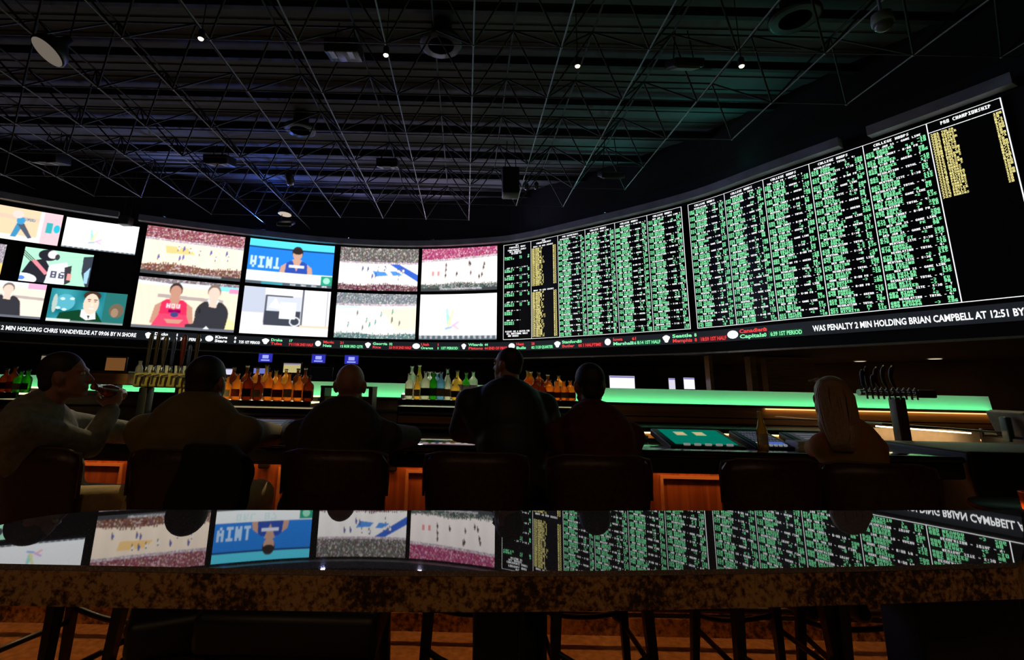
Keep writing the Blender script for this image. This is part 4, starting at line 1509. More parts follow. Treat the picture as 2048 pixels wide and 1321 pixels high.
# ------------------------------------------------------------------ bar stools
def make_stool():
    t = thing('bar_stool', 'x', 'bar stool')
    mb = MB()
    mb.rbox((0, 0.02, 0.715), (0.46, 0.44, 0.10), 0.04, 4)
    mb.build('seat', M_LEATHER, t)
    mb = MB()
    mb.box((0, 0.02, 0.645), (0.42, 0.40, 0.045))
    mb.build('seat_frame', M_LEGWOOD, t, bevel=0.006)
    # back: upholstered, slightly wrapped and tapering down
    mb = MB()
    n, m_ = 12, 10
    prof = []
    vs, fs = [], []
    for side in (0, 1):
        for j in range(m_ + 1):
            tt = j / m_
            z = 0.68 + 0.455 * tt
            hw = 0.205 + 0.028 * tt
            for i in range(n + 1):
                s_ = -1 + 2 * i / n
                corner = max(0, tt - 0.90) / 0.10
                ww = hw - 0.035 * (corner ** 2.2)
                x = s_ * ww
                edge = 1 - abs(s_) ** 8
                thick = 0.030 * (0.35 + 0.65 * edge) * (1 - 0.6 * max(0, tt - 0.93) / 0.07)
                y = -0.20 - 0.05 * tt + 0.05 * s_ * s_ + (thick if side else -thick)
                zz = z - 0.012 * (abs(s_) ** 6) * tt
                vs.append((x, y, zz))
    N = (m_ + 1) * (n + 1)
    for j in range(m_):
        for i in range(n):
            a = j * (n + 1) + i
            fs.append((a, a + 1, a + n + 2, a + n + 1))
            fs.append((N + a, N + a + n + 1, N + a + n + 2, N + a + 1))
    for j in range(m_):
        for i in (0, n):
            a = j * (n + 1) + i
            q = (a, a + n + 1, N + a + n + 1, N + a)
            fs.append(q if i == 0 else q[::-1])
    for i in range(n):
        a = i
        fs.append((a, N + a, N + a + 1, a + 1))
        a = m_ * (n + 1) + i
        fs.append((a, a + 1, N + a + 1, N + a))
    mb.add(vs, fs, 0, True)
    bk = mb.build('backrest', M_LEATHER, t)
    mb = MB()
    pts = []
    for i in range(n + 1):
        s_ = -1 + 2 * i / n
        pts.append((s_ * 0.198, -0.25 + 0.05 * s_ * s_, 1.137 - 0.012 * abs(s_) ** 6))
    e0, e1 = pts[0], pts[-1]
    pts = [(-0.229, -0.19, 0.95), (-0.232, -0.196, 1.08), (-0.224, -0.20, 1.118)] + pts[1:-1] + [(0.224, -0.20, 1.118), (0.232, -0.196, 1.08), (0.229, -0.19, 0.95)]
    mb.path(pts, 0.006, 6)
    mb.build('piping', M_PIPING, bk)
    for sx in (-1, 1):
        for sy in (-1, 1):
            mb = MB()
            vs = []
            for z, w in ((0.0, 0.014), (0.64, 0.022)):
                k = 1 - z / 0.64
                cx, cy = sx * (0.185 + 0.035 * k), 0.02 + sy * (0.175 + 0.035 * k)
                vs += [(cx - w, cy - w, z), (cx + w, cy - w, z), (cx + w, cy + w, z), (cx - w, cy + w, z)]
            mb.add(vs, [(3, 2, 1, 0), (4, 5, 6, 7), (0, 1, 5, 4), (1, 2, 6, 5), (2, 3, 7, 6), (3, 0, 4, 7)])
            mb.build('leg', M_LEGWOOD, t)
    for sy in (-1, 1):                              # curved foot rests front and rear
        mb = MB()
        pts = []
        for i in range(13):
            s_ = -1 + 2 * i / 12
            pts.append((s_ * 0.205, 0.02 + sy * (0.192 + 0.05 * (1 - s_ * s_)), 0.36 - 0.05 * (1 - s_ * s_)))
        mb.path(pts, 0.013, 8)
        mb.build('stretcher', M_LEGWOOD, t)
    for sx in (-1, 1):
        mb = MB()
        mb.path([(sx * 0.203, 0.02 + 0.19 * q, 0.30) for q in (-1, 0, 1)], 0.012, 8)
        mb.build('stretcher', M_LEGWOOD, t)
    return t


stool0 = make_stool()
# (pixel of the top middle of the back, distance of the back, turn, label)
STOOLS = [(62, 872, 2.12, -0.30, 'dark leather bar stool under the man drinking from a bottle'),
          (362, 876, 2.12, 0.0, 'dark leather bar stool behind the man in the tan shirt'),
          (668, 890, 2.22, 0.0, 'dark leather bar stool behind the bald seated man'),
          (954, 896, 2.24, 0.0, 'dark leather bar stool behind the standing man'),
          (1203, 896, 2.24, 0.0, 'dark leather bar stool behind the man in dark red'),
          (1555, 907, 2.24, 0.03, 'empty dark leather bar stool left of the long haired woman'),
          (1762, 896, 2.18, -0.16, 'dark leather bar stool at the right behind the long haired woman')]
for k, (x, y, Y, rz, lab) in enumerate(STOOLS):
    s_ = stool0 if k == 0 else copy_tree(stool0)
    top = at(x, y, Y)
    off = rotz(rz) @ Vector((0, 0.25, 0))
    s_.location = (top.x + off.x, top.y + off.y, 0)
    s_.rotation_euler = (0, 0, rz)
    s_['label'] = lab
    s_['category'] = 'bar stool'
    s_['group'] = 'bar stools along the bar'

# dark jacket hung over the right half of the second stool's back
def hung_jacket():
    top = at(362, 876, 2.12)
    cx, z0 = top.x + 0.150, 1.155
    n, m_ = 18, 30
    mb = MB()
    vs = []
    for j in range(m_ + 1):
        f = -1 + 2 * j / m_                          # -1 rear hem, 0 over the top, +1 front hem
        for i in range(n + 1):
            u_ = -1 + 2 * i / n
            drop = max(0.0, abs(f) - 0.10) / 0.90
            L_ = 0.36 if f < 0 else 0.22
            fold = 0.016 * math.sin(u_ * 7 + 1.5 * drop) * drop + 0.01 * math.sin(u_ * 13 + 3 * drop)
            side = -1 if f < 0 else 1
            y = side * (0.045 + 0.01 * drop + max(0, fold)) * min(1, abs(f) / 0.10)
            z = z0 - drop * L_ - 0.02 * u_ * u_ * drop + (0.008 if abs(f) < 0.1 else 0)
            if abs(u_) > 0.55 and u_ > 0:
                z -= 0.05 * (u_ - 0.55) * 2
            x = cx + u_ * (0.115 + 0.025 * math.sin(math.pi * min(1, drop)) - 0.05 * max(0, drop - 0.6)) + 0.01 * math.sin(9 * drop)
            vs.append((x, 2.125 + y - 0.012 * drop, z))
    fs = [(j * (n + 1) + i, j * (n + 1) + i + 1, (j + 1) * (n + 1) + i + 1, (j + 1) * (n + 1) + i) for j in range(m_) for i in range(n)]
    mb.add(vs, fs, 0, True)
    o_ = mb.build('jacket', mat('black_wool', (0.012, 0.012, 0.014), 0.95, noise=0.3, nscale=60, bump=0.2))
    md = o_.modifiers.new('thickness', 'SOLIDIFY')
    md.thickness = 0.012
    tag(o_, 'black jacket hung over the stool back behind the tan shirted man', 'jacket')


hung_jacket()

# ------------------------------------------------------------------ people
def blob(name, prims, voxel, mats, parent, smooth=4, origin=Vector((0, 0, 0))):
    """one continuous surface grown around tapered limbs and rounded masses"""
    mb = MB()
    for p in prims:
        if p[0] == 'e':
            _, c, r, R = p
            mb.ellipsoid(Vector(c), r, R, 20)
        else:
            _, a, b, ra, rb = p[:5]
            a, b = Vector(a), Vector(b)
            L = (b - a).length
            mb.ellipsoid(a, (ra,) * 3, None, 16)
            mb.ellipsoid(b, (rb,) * 3, None, 16)
            if L > 1e-4:
                mb.tube(a, b, ra * 0.995, rb * 0.995, 16)
    me = bpy.data.meshes.new('tmp')
    me.from_pydata([tuple(Vector(v) - origin) for v in mb.v], [], mb.f)
    o = bpy.data.objects.new('tmp', me)
    COL.objects.link(o)
    md = o.modifiers.new('r', 'REMESH')
    md.mode = 'VOXEL'
    md.voxel_size = voxel
    md.use_smooth_shade = True
    md2 = o.modifiers.new('s', 'SMOOTH')
    md2.factor = 0.5
    md2.iterations = smooth
    bpy.context.view_layer.update()
    dg = bpy.context.evaluated_depsgraph_get()
    nm = bpy.data.meshes.new_from_object(o.evaluated_get(dg))
    bpy.data.objects.remove(o)
    nm.name = name
    nm.materials.clear()
    nm.materials.append(mats)
    nm.polygons.foreach_set('use_smooth', [True] * len(nm.polygons))
    ob = bpy.data.objects.new(name, nm)
    COL.objects.link(ob)
    if parent:
        ob.parent = parent
    return ob


def frame_from(fwd, up=Vector((0, 0, 1))):
    f = Vector(fwd).normalized()
    r = f.cross(up).normalized()
    u = r.cross(f)
    return Matrix((r, f, u)).transposed()          # columns: right, forward, up


def head_prims(c, fwd, s=1.0, up=Vector((0, 0, 1))):
    """c = centre of the skull; returns prims and the head frame"""
    R = frame_from(fwd, up)

    def q(x, y, z):
        return c + R @ (Vector((x, y, z)) * s)
    E = lambda x, y, z, a, b, d: ('e', q(x, y, z), (a * s, b * s, d * s), R)
    pr = [E(0, -0.012, 0.02, 0.076, 0.095, 0.092), E(0, 0.028, -0.03, 0.062, 0.062, 0.085), E(0, 0.045, -0.085, 0.045, 0.042, 0.033), E(0, 0.075, -0.098, 0.022, 0.018, 0.018),
          ('c', q(-0.055, 0.0, -0.07), q(-0.02, 0.07, -0.098), 0.018 * s, 0.014 * s), ('c', q(0.055, 0.0, -0.07), q(0.02, 0.07, -0.098), 0.018 * s, 0.014 * s),
          ('c', q(0, 0.087, 0.005), q(0, 0.108, -0.030), 0.009 * s, 0.012 * s), E(-0.010, 0.098, -0.034, 0.009, 0.010, 0.008), E(0.010, 0.098, -0.034, 0.009, 0.010, 0.008),
          ('c', q(-0.045, 0.074, 0.022), q(-0.012, 0.087, 0.02), 0.009 * s, 0.010 * s), ('c', q(0.045, 0.074, 0.022), q(0.012, 0.087, 0.02), 0.009 * s, 0.010 * s),
          ('c', q(-0.02, 0.088, -0.060), q(0.02, 0.088, -0.060), 0.0065 * s, 0.0065 * s), ('c', q(-0.017, 0.086, -0.071), q(0.017, 0.086, -0.071), 0.008 * s, 0.008 * s)]
    for sx in (-1, 1):                              # ears
        pr += [E(sx * 0.079, -0.008, -0.012, 0.010, 0.018, 0.031), E(sx * 0.085, -0.016, -0.004, 0.007, 0.014, 0.024), E(sx * 0.076, -0.002, -0.038, 0.008, 0.010, 0.012)]
    return pr, R, q


def hand_prims(w, d, n, s=1.0, curl=0.5, thumb=1):
    """hand from wrist w along d, back of the hand towards n; thumb = side (+1/-1)"""
    d = Vector(d).normalized()
    n = (Vector(n) - d * Vector(n).dot(d)).normalized()
    side = d.cross(n) * thumb
    R = Matrix((side, d, n)).transposed()
    c = w + d * 0.055 * s
    pr = [('e', c, (0.040 * s, 0.052 * s, 0.016 * s), R), ('e', w + d * 0.085 * s, (0.038 * s, 0.02 * s, 0.013 * s), R), ('c', w - d * 0.02, w + d * 0.02, 0.026 * s, 0.026 * s)]
    tips = []
    for k, (ox, L) in enumerate(((0.030, 0.070), (0.010, 0.078), (-0.010, 0.073), (-0.029, 0.058))):
        p0 = w + d * (0.094 - 0.004 * abs(k - 1)) * s + side * ox * s
        ang = 0.0
        r = 0.0092 * s
        dd = d
        segs = (0.45, 0.30, 0.25)
        for q, f in enumerate(segs):
            ang += curl * (0.75 + 0.35 * q) * (1 + 0.08 * k)
            dd = d * math.cos(ang) - n * math.sin(ang)
            p1 = p0 + dd * L * f * s
            pr.append(('c', p0, p1, r, r * 0.92))
            p0, r = p1, r * 0.92
        tips.append(p0)
    b0 = w + d * 0.03 * s + side * 0.030 * s
    b1 = b0 + (d * 0.6 + side * 0.75 - n * 0.25 * (1 + curl)).normalized() * 0.038 * s
    b2 = b1 + (d * 0.85 + side * (0.35 - 0.5 * curl) - n * 0.7 * curl).normalized() * 0.030 * s
    b3 = b2 + (d * 0.95 - side * 0.3 * curl - n * 0.8 * curl).normalized() * 0.024 * s
    pr += [('c', b0, b1, 0.015 * s, 0.012 * s), ('c', b1, b2, 0.012 * s, 0.0105 * s), ('c', b2, b3, 0.0105 * s, 0.0085 * s)]
    return pr


def person(label, J, cl, pose=None):
    """J: joints; cl: clothing materials and options"""
    org = Vector((J['pelvis'].x, J['pelvis'].y, 0))
    t = thing('person', label, 'person', org)
    s = J.get('s', 1.0)
    hc, fwd = J['head'], J['fwd']
    hp, HR, q = head_prims(hc, fwd, J.get('hs', 1.0), J.get('hup', Vector((0, 0, 1))))
    pel, ch, nk = J['pelvis'], J['chest'], J['neck']
    spine = (nk - pel).normalized()
    acr = (J['shR'] - J['shL']).normalized()
    fw = spine.cross(acr) * -1
    TR_ = Matrix((acr, spine.cross(acr).normalized(), spine)).transposed()
    g = J.get('girth', 1.0)
    belly = pel.lerp(ch, 0.5)

    def torso(e):
        pr = [('e', pel, (0.165 * s * g + e, 0.125 * s * g + e, 0.13 * s + e), TR_), ('e', belly, (0.155 * s * g + e, 0.12 * s * g + e, 0.16 * s + e), TR_),
              ('e', ch, (0.172 * s * (0.4 + 0.6 * g) + e, 0.12 * s * (0.5 + 0.5 * g) + e, 0.19 * s + e), TR_), ('c', J['shL'], J['shR'], 0.062 * s + e, 0.062 * s + e)]
        for sh in ('shL', 'shR'):
            pr += [('c', nk - spine * 0.03, J[sh], 0.055 * s + e, 0.058 * s + e), ('c', ch + (J[sh] - nk) * 0.35 + Vector((0, 0, -0.05)), J[sh], 0.085 * s + e, 0.062 * s + e), ('c', J[sh], pel.lerp(ch, 0.55) + (J[sh] - nk) * 0.35, 0.055 * s + e, 0.07 * s + e)]
        return pr

    def arms(e, cuff=1.0):
        pr = []
        for a in 'LR':
            sh, el_, wr = J['sh' + a], J['el' + a], J['wr' + a]
            w2 = el_.lerp(wr, cuff)
            pr += [('c', sh, el_, 0.058 * s + e, 0.045 * s + e), ('c', el_, w2, 0.045 * s + e, (0.045 + (0.030 - 0.045) * cuff) * s + e)]
        return pr

    def legs(e, end=1.0):
        pr = []
        for a, sg in (('L', -1), ('R', 1)):
            hip = pel + acr * 0.095 * sg * s - spine * 0.03
            kn, an = J['kn' + a], J['an' + a]
            pr += [('c', hip, hip.lerp(kn, 0.5), 0.092 * s * (0.6 + 0.4 * g) + e, 0.078 * s + e), ('c', hip.lerp(kn, 0.5), kn, 0.078 * s + e, 0.058 * s + e), ('c', kn, kn.lerp(an, 0.35), 0.056 * s + e, 0.055 * s + e), ('c', kn.lerp(an, 0.35), kn.lerp(an, end), 0.055 * s + e, 0.038 * s + e)]
        return pr
    neck = [('c', nk - spine * 0.03, q(0, -0.02, -0.06), 0.056 * s, 0.052 * s)]
    hands = []
    for a, th in (('L', 1), ('R', -1)):
        hd = J.get('hd' + a, (J['wr' + a] - J['el' + a]).normalized())
        hands += hand_prims(J['wr' + a], hd, J.get('hn' + a, Vector((0, 0, 1))), s, J.get('curl' + a, 0.35), J.get('th' + a, th))
    feet = []
    for a in 'LR':
        an = J['an' + a]
        fd = J.get('fd', Vector((0, 1, 0)))
        feet += [('c', an, an + Vector((0, 0, -0.05)) - fd * 0.02, 0.036, 0.032), ('c', an + Vector((0, 0, -0.055)) - fd * 0.02, an + fd * 0.15 + Vector((0, 0, -0.065)), 0.032, 0.026)]
    body = blob('body', hp + neck + torso(0) + arms(0) + legs(0) + hands + feet, 0.0075, M_SKIN, t, 3, org)
    blob('shirt', torso(0.016) + arms(0.013, cl.get('cuff', 0.94)) + ([('c', nk - spine * 0.035, nk + spine * 0.015, 0.068, 0.064)] if cl.get('collar', 1) else []), 0.011, cl['shirt'], t, 5, org)
    hipb = [('e', pel - spine * 0.02, (0.165 * s * g + 0.022, 0.125 * s * g + 0.022, 0.12 * s + 0.01), TR_)]
    blob('trousers', hipb + legs(0.014, 0.94), 0.012, cl['trousers'], t, 5, org)
    for a in 'LR':
        an = J['an' + a]
        fd = J.get('fd', Vector((0, 1, 0)))
        blob('shoe', [('c', an + Vector((0, 0, -0.05)) - fd * 0.03, an + fd * 0.17 + Vector((0, 0, -0.066)), 0.044, 0.036), ('c', an, an + Vector((0, 0, -0.05)), 0.045, 0.044)], 0.012, M_BLACK, t, 3, org)
    hs = J.get('hs', 1.0)
    for sx in (-1, 1):
        mb = MB()
        mb.ellipsoid(q(sx * 0.030, 0.074, 0.004) - org, (0.0125 * hs,) * 3, None, 12)
        mb.build('eye', mat('eye_white', (0.6, 0.6, 0.58), 0.2, noise=0.05), t)
    E = lambda x, y, z, a, b, d: ('e', q(x, y, z), (a * hs, b * hs, d * hs), HR)
    h = cl.get('hair')
    if h == 'short':
        pr = [E(0, -0.020, 0.032, 0.081, 0.096, 0.090), E(0, -0.06, -0.025, 0.066, 0.045, 0.06)]
        blob('hair', pr, 0.008, cl['haircol'], t, 3, org)
    elif h == 'cropped':
        pr = [E(0, -0.022, 0.026, 0.079, 0.093, 0.089), E(0, -0.055, -0.02, 0.066, 0.045, 0.055)]
        blob('hair', pr, 0.008, cl['haircol'], t, 3, org)
    elif h == 'long':
        pr = [E(0, -0.022, 0.030, 0.084, 0.100, 0.094), E(0, -0.065, -0.05, 0.094, 0.064, 0.11), E(0.0, -0.115, -0.13, 0.096, 0.055, 0.11), E(0.025, -0.165, -0.19, 0.064, 0.042, 0.08), E(0.045, -0.185, -0.25, 0.032, 0.028, 0.055),
              ('c', q(-0.05, 0.04, 0.10), q(-0.095, 0.05, 0.095), 0.014, 0.006)]
        blob('hair', pr, 0.009, cl['haircol'], t, 2, org)
        mb = MB()                                   # separate strands over the mass of hair
        rr = random.Random(4)
        for k in range(90):
            a0 = rr.uniform(-1.2, 1.2)
            pts = []
            for i in range(9):
                f = i / 8
                zz = 0.10 - 0.36 * f
                rad = 0.102 if f > 0.25 else 0.060 + 0.168 * f
                aa = a0 * (1 - 0.15 * f - 0.5 * max(0, f - 0.6) / 0.4) - 0.3 * max(0, f - 0.6) + 0.05 * math.sin(6 * f + k)
                pts.append(q(math.sin(aa) * rad * 0.95, -0.030 - math.cos(aa) * rad * 0.90 - 0.115 * f, zz) - org)
            mb.path(pts, [0.0032] * 8 + [0.001], 5)
        mb.build('hair_strands', cl['haircol'], t)
    return t, q


def V(*a):
    return Vector(a)


M_HAIRDK = mat('dark_hair', (0.03, 0.018, 0.012), 0.6, noise=0.4, nscale=120)
M_HAIRGREY = mat('greying_hair', (0.10, 0.085, 0.075), 0.6, noise=0.4, nscale=120)
M_HAIRBL = mat('blonde_hair', (0.42, 0.25, 0.13), 0.45, noise=0.3, nscale=90)
M_KHAKI = mat('khaki_cotton', (0.58, 0.40, 0.17), 0.9, noise=0.15, nscale=40, bump=0.15, sheen=0.2)
M_PALETR = mat('pale_cotton', (0.75, 0.66, 0.52), 0.9, noise=0.1, nscale=40, sheen=0.2)
M_DARKTR = mat('dark_denim', (0.02, 0.022, 0.03), 0.9, noise=0.3, nscale=60)
M_SHIRT1 = mat('grey_checked_shirt', (0.26, 0.25, 0.22), 0.9, noise=0.35, nscale=30, bump=0.3)
M_SHIRT2 = mat('tan_shirt', (0.20, 0.15, 0.06), 0.9, noise=0.2, nscale=12, bump=0.2)
M_SHIRT3 = mat('dark_brown_sweater', (0.05, 0.035, 0.025), 0.95, noise=0.3, nscale=40, bump=0.2)
M_SHIRT4 = mat('black_jacket', (0.018, 0.020, 0.026), 0.6, noise=0.3, nscale=10, bump=0.25)
M_SHIRT5 = mat('dark_red_shirt', (0.10, 0.012, 0.014), 0.9, noise=0.3, nscale=20, bump=0.2)
M_SHIRT6 = mat('yellow_and_red_top', (0.30, 0.29, 0.02), 0.85, noise=0.2, nscale=2.2, col2=(0.34, 0.04, 0.02), bump=0.2)


def seated(px_head, Y, label, cl, s=1.0, girth=1.0, lean=0.16, yaw=0.0, pitch=0.0, shw=0.20, kneeL=None, kneeR=None, hs=1.0, elbow=None, wrist=None, dz=0.0, seat=0.78, shdrop=0.0, turn=0.0):
    hd = at(px_head[0], px_head[1], Y)
    fwd = V(math.sin(yaw) * math.cos(pitch), math.cos(yaw) * math.cos(pitch), math.sin(pitch))
    nk = hd + V(0, -0.045, -0.135 * hs)
    x = hd.x
    pel = V(x, nk.y - lean, seat + 0.10)
    ch = pel.lerp(nk, 0.70) + V(0, -0.02, 0)
    shz = nk.z - 0.075 - shdrop
    ca, sa = math.cos(turn), math.sin(turn)
    shL, shR = V(x - shw * ca, nk.y - 0.02 - shw * sa, shz), V(x + shw * ca, nk.y - 0.02 + shw * sa, shz)
    J = dict(s=s, hs=hs, girth=girth, head=hd, fwd=fwd, neck=nk, pelvis=pel, chest=ch, shL=shL, shR=shR)
    ew = elbow or ((-0.31, 3.10), (0.31, 3.10))
    ww = wrist or ((-0.12, 3.30), (0.12, 3.30))
    fan = lambda yy: x * (1 + 0.8 * (yy / Y - 1))       # arms reach out along the line of sight
    J['elL'], J['elR'] = V(fan(ew[0][1]) + ew[0][0], ew[0][1], BAR_Z + 0.052), V(fan(ew[1][1]) + ew[1][0], ew[1][1], BAR_Z + 0.052)
    J['wrL'], J['wrR'] = V(fan(ww[0][1]) + ww[0][0], ww[0][1], BAR_Z + 0.045), V(fan(ww[1][1]) + ww[1][0], ww[1][1], BAR_Z + 0.045)
    for a, kn, sg in (('L', kneeL, -1), ('R', kneeR, 1)):
        k_ = kn if kn is not None else V(x + sg * 0.13, pel.y + 0.40, seat + 0.02)
        J['kn' + a] = k_
        J['an' + a] = V(k_.x, min(k_.y - 0.03, 3.02), 0.385)
    return person(label, J, cl), J


# the man in the tan shirt
seated((416, 763), 2.46, 'seated person in a tan shirt and khaki trousers, seen from behind', dict(shirt=M_SHIRT2, trousers=M_KHAKI, hair='short', haircol=M_HAIRDK), s=1.08, girth=1.22, yaw=0.15, pitch=0.05, shw=0.235, hs=1.04, lean=0.05,
       kneeR=at(518, 990, 2.70), kneeL=V(-1.46, 2.80, 0.80), elbow=((-0.33, 2.98), (0.37, 2.98)), wrist=((-0.10, 3.22), (0.22, 3.24)), shdrop=0.02)
# the bald man
seated((701, 770), 2.68, 'bald seated person in a dark sweater leaning on the bar', dict(shirt=M_SHIRT3, trousers=M_DARKTR), s=1.05, girth=1.15, yaw=0.0, pitch=0.0, shw=0.225, hs=0.98, lean=0.24, elbow=((-0.36, 3.06), (0.37, 3.06)), shdrop=0.05)
# the man in dark red
seated((1178, 770), 2.68, 'seated person in a dark red shirt and pale trousers between two stools', dict(shirt=M_SHIRT5, trousers=M_PALETR, hair='short', haircol=M_HAIRDK), s=0.98, yaw=-0.1, pitch=0.0, shw=0.185, hs=0.96, lean=0.24,
       kneeL=at(1104, 984, 2.82), elbow=((-0.25, 3.06), (0.24, 3.06)), shdrop=0.05)
# the woman with long hair
(_w, _), JW = seated((1664, 797), 2.62, 'seated person with long blonde hair in a yellow and red top', dict(shirt=M_SHIRT6, trousers=M_DARKTR, hair='long', haircol=M_HAIRBL, collar=0), s=0.82, girth=0.85, yaw=0.50, pitch=0.0, shw=0.120, hs=0.93, lean=0.12, elbow=((-0.10, 2.90), (0.17, 2.90)), wrist=((0.0, 3.17), (0.10, 3.17)), shdrop=0.035)

# the standing man, leaning on the bar and looking left
hd = at(1015, 730, 2.86)
nk = hd + V(0.0, -0.06, -0.13)
x = hd.x
pel = V(x + 0.01, 2.60, 0.96)
J = dict(s=1.06, hs=0.87, girth=1.05, head=hd, fwd=V(-0.75, 0.66, 0.05), neck=nk, pelvis=pel, chest=pel.lerp(nk, 0.68) + V(0, -0.02, 0), shL=V(x - 0.215, nk.y - 0.02, nk.z - 0.085), shR=V(x + 0.195, nk.y - 0.02, nk.z - 0.10),
         elL=V(x - 0.27, 2.90, 1.17), elR=V(x + 0.28, 2.86, 1.15), wrL=V(x - 0.16, 3.16, BAR_Z + 0.045), wrR=V(x + 0.14, 3.16, BAR_Z + 0.045),
         knL=V(x - 0.10, 2.72, 0.52), knR=V(x + 0.11, 2.72, 0.52), anL=V(x - 0.11, 2.66, 0.10), anR=V(x + 0.12, 2.64, 0.10))
person('person in a black jacket standing at the bar and looking left', J, dict(shirt=M_SHIRT4, trousers=M_DARKTR, hair='cropped', haircol=M_HAIRDK))

# the man drinking from a bottle, turned to the right
hd = at(131, 752, 2.24)
fwd = V(0.90, 0.42, 0.12).normalized()
nk = hd + V(-0.06, -0.03, -0.135)
pel = V(nk.x + 0.03, 2.34, 0.88)
shR, shL = V(nk.x + 0.04, nk.y - 0.15, nk.z - 0.07), V(nk.x - 0.05, nk.y + 0.20, nk.z - 0.09)
wr = at(222, 822, 2.42)
elR_ = at(178, 892, 2.30)
J = dict(s=0.98, hs=0.90, girth=1.0, head=hd, fwd=fwd, neck=nk, pelvis=pel, chest=pel.lerp(nk, 0.68) + V(-0.02, 0, 0), shL=shL, shR=shR,
         elR=elR_, wrR=wr, hdR=V(-0.05, 0.12, 1.0).normalized(), hnR=V(0.75, -0.65, 0), curlR=0.85,
         elL=V(nk.x + 0.05, 2.86, 1.12), wrL=V(nk.x + 0.26, 3.15, BAR_Z + 0.045),
         knR=at(275, 1003, 2.42), knL=V(nk.x + 0.42, 2.75, 0.79), anR=V(nk.x + 0.40, 2.50, 0.385), anL=V(nk.x + 0.36, 2.80, 0.385))
(_p, qh) = person('person in a grey shirt and khaki trousers drinking from a bottle at the left', J, dict(shirt=M_SHIRT1, trousers=M_KHAKI, hair='short', haircol=M_HAIRDK))

# ------------------------------------------------------------------ bottles
GL_AMB = glassy('amber_spirit_glass', (0.95, 0.50, 0.14), 0.55)
GL_DK = glassy('brown_bottle_glass', (0.42, 0.14, 0.04), 0.5)
GL_CLR = glassy('clear_bottle_glass', (0.82, 0.86, 0.72), 0.6)
GL_YEL = glassy('golden_liqueur_glass', (0.90, 0.68, 0.20), 0.55)
GL_GRN = glassy('green_bottle_glass', (0.15, 0.62, 0.10), 0.5)
GL_BLU = glassy('pale_blue_bottle_glass', (0.35, 0.62, 0.80), 0.55)
GL_BEER = glassy('beer_bottle_glass', (0.75, 0.42, 0.08), 0.6)
M_LAB_C = mat('cream_label', (0.7, 0.6, 0.38), 0.7, noise=0.3, nscale=80)
M_LAB_D = mat('dark_label', (0.05, 0.04, 0.04), 0.6, noise=0.5, nscale=80)
M_LAB_R = mat('red_label', (0.5, 0.06, 0.04), 0.6, noise=0.3, nscale=80)
M_LAB_G = mat('green_label', (0.1, 0.4, 0.08), 0.6, noise=0.3, nscale=80)
M_CAP = mat('dark_bottle_cap', (0.06, 0.05, 0.05), 0.4, noise=0.2)
M_CAPS = mat('silver_bottle_cap', (0.6, 0.58, 0.55), 0.3, metal=0.8, noise=0.2)


def bottle_profile(kind, r, h):
    if kind == 'round':        # tall cylinder, sloping shoulder
        return [(r * 0.85, 0), (r, 0.01), (r, h * 0.58), (r * 0.9, h * 0.66), (r * 0.45, h * 0.75), (0.014, h * 0.80), (0.0135, h * 0.95), (0.016, h * 0.955), (0.016, h)]
    if kind == 'squat':
        return [(r * 0.9, 0), (r * 1.1, 0.012), (r * 1.15, h * 0.45), (r * 0.95, h * 0.58), (0.02, h * 0.68), (0.0145, h * 0.74), (0.0145, h * 0.94), (0.017, h * 0.95), (0.017, h)]
    if kind == 'slim':
        return [(r * 0.7, 0), (r * 0.78, 0.01), (r * 0.78, h * 0.5), (r * 0.6, h * 0.62), (0.016, h * 0.72), (0.013, h * 0.95), (0.016, h * 0.955), (0.016, h)]
    return [(r * 0.9, 0), (r, 0.008), (r, h * 0.52), (r * 0.75, h * 0.63), (0.016, h * 0.76), (0.0125, h * 0.95), (0.0145, h * 0.955), (0.0145, h)]   # beer


def bottle(label, p, kind, glass, lab, cap, r=0.036, h=0.30, group=None, R=None, name='liquor_bottle', cat='bottle', pourer=False):
    t = thing(name, label, cat, p, 0, group)
    mb = MB()
    mb.lathe(bottle_profile(kind, r, h), n=18, rot=R)
    mb.build('glass', glass, t)
    z0, z1 = h * 0.14, h * 0.42
    rr = {'round': r, 'squat': r * 1.15, 'slim': r * 0.78, 'beer': r}[kind] + 0.0012
    mb = MB()
    vs, fs = [], []
    for i in range(9):
        a = math.radians(-150 + 120 * i / 8)
        for z in (z0, z1):
            p_ = Vector((rr * math.cos(a), rr * math.sin(a), z))
            vs.append(R @ p_ if R else p_)
    for i in range(8):
        fs.append((i * 2, i * 2 + 2, i * 2 + 3, i * 2 + 1))
    mb.add(vs, fs)
    mb.build('label', lab, t)
    if cap:
        mb = MB()
        if pourer:
            mb.lathe([(0.015, h * 0.96), (0.0155, h * 1.0), (0.009, h * 1.01), (0.004, h * 1.12), (0.003, h * 1.13)], n=10, rot=R)
        else:
            mb.lathe([(0.0175, h * 0.955), (0.0175, h * 1.005), (0.012, h * 1.01)], n=12, rot=R)
        mb.build('stopper', cap, t)
    return t


# ------------------------------------------------------------------ back bar with lit bottle shelves
SHELF_GLOW = emitter('lit_shelf_warm', (1.0, 0.72, 0.36), 2.6)
SHELF_GLOW_C = emitter('lit_shelf_pale', (1.0, 0.93, 0.66), 2.6)


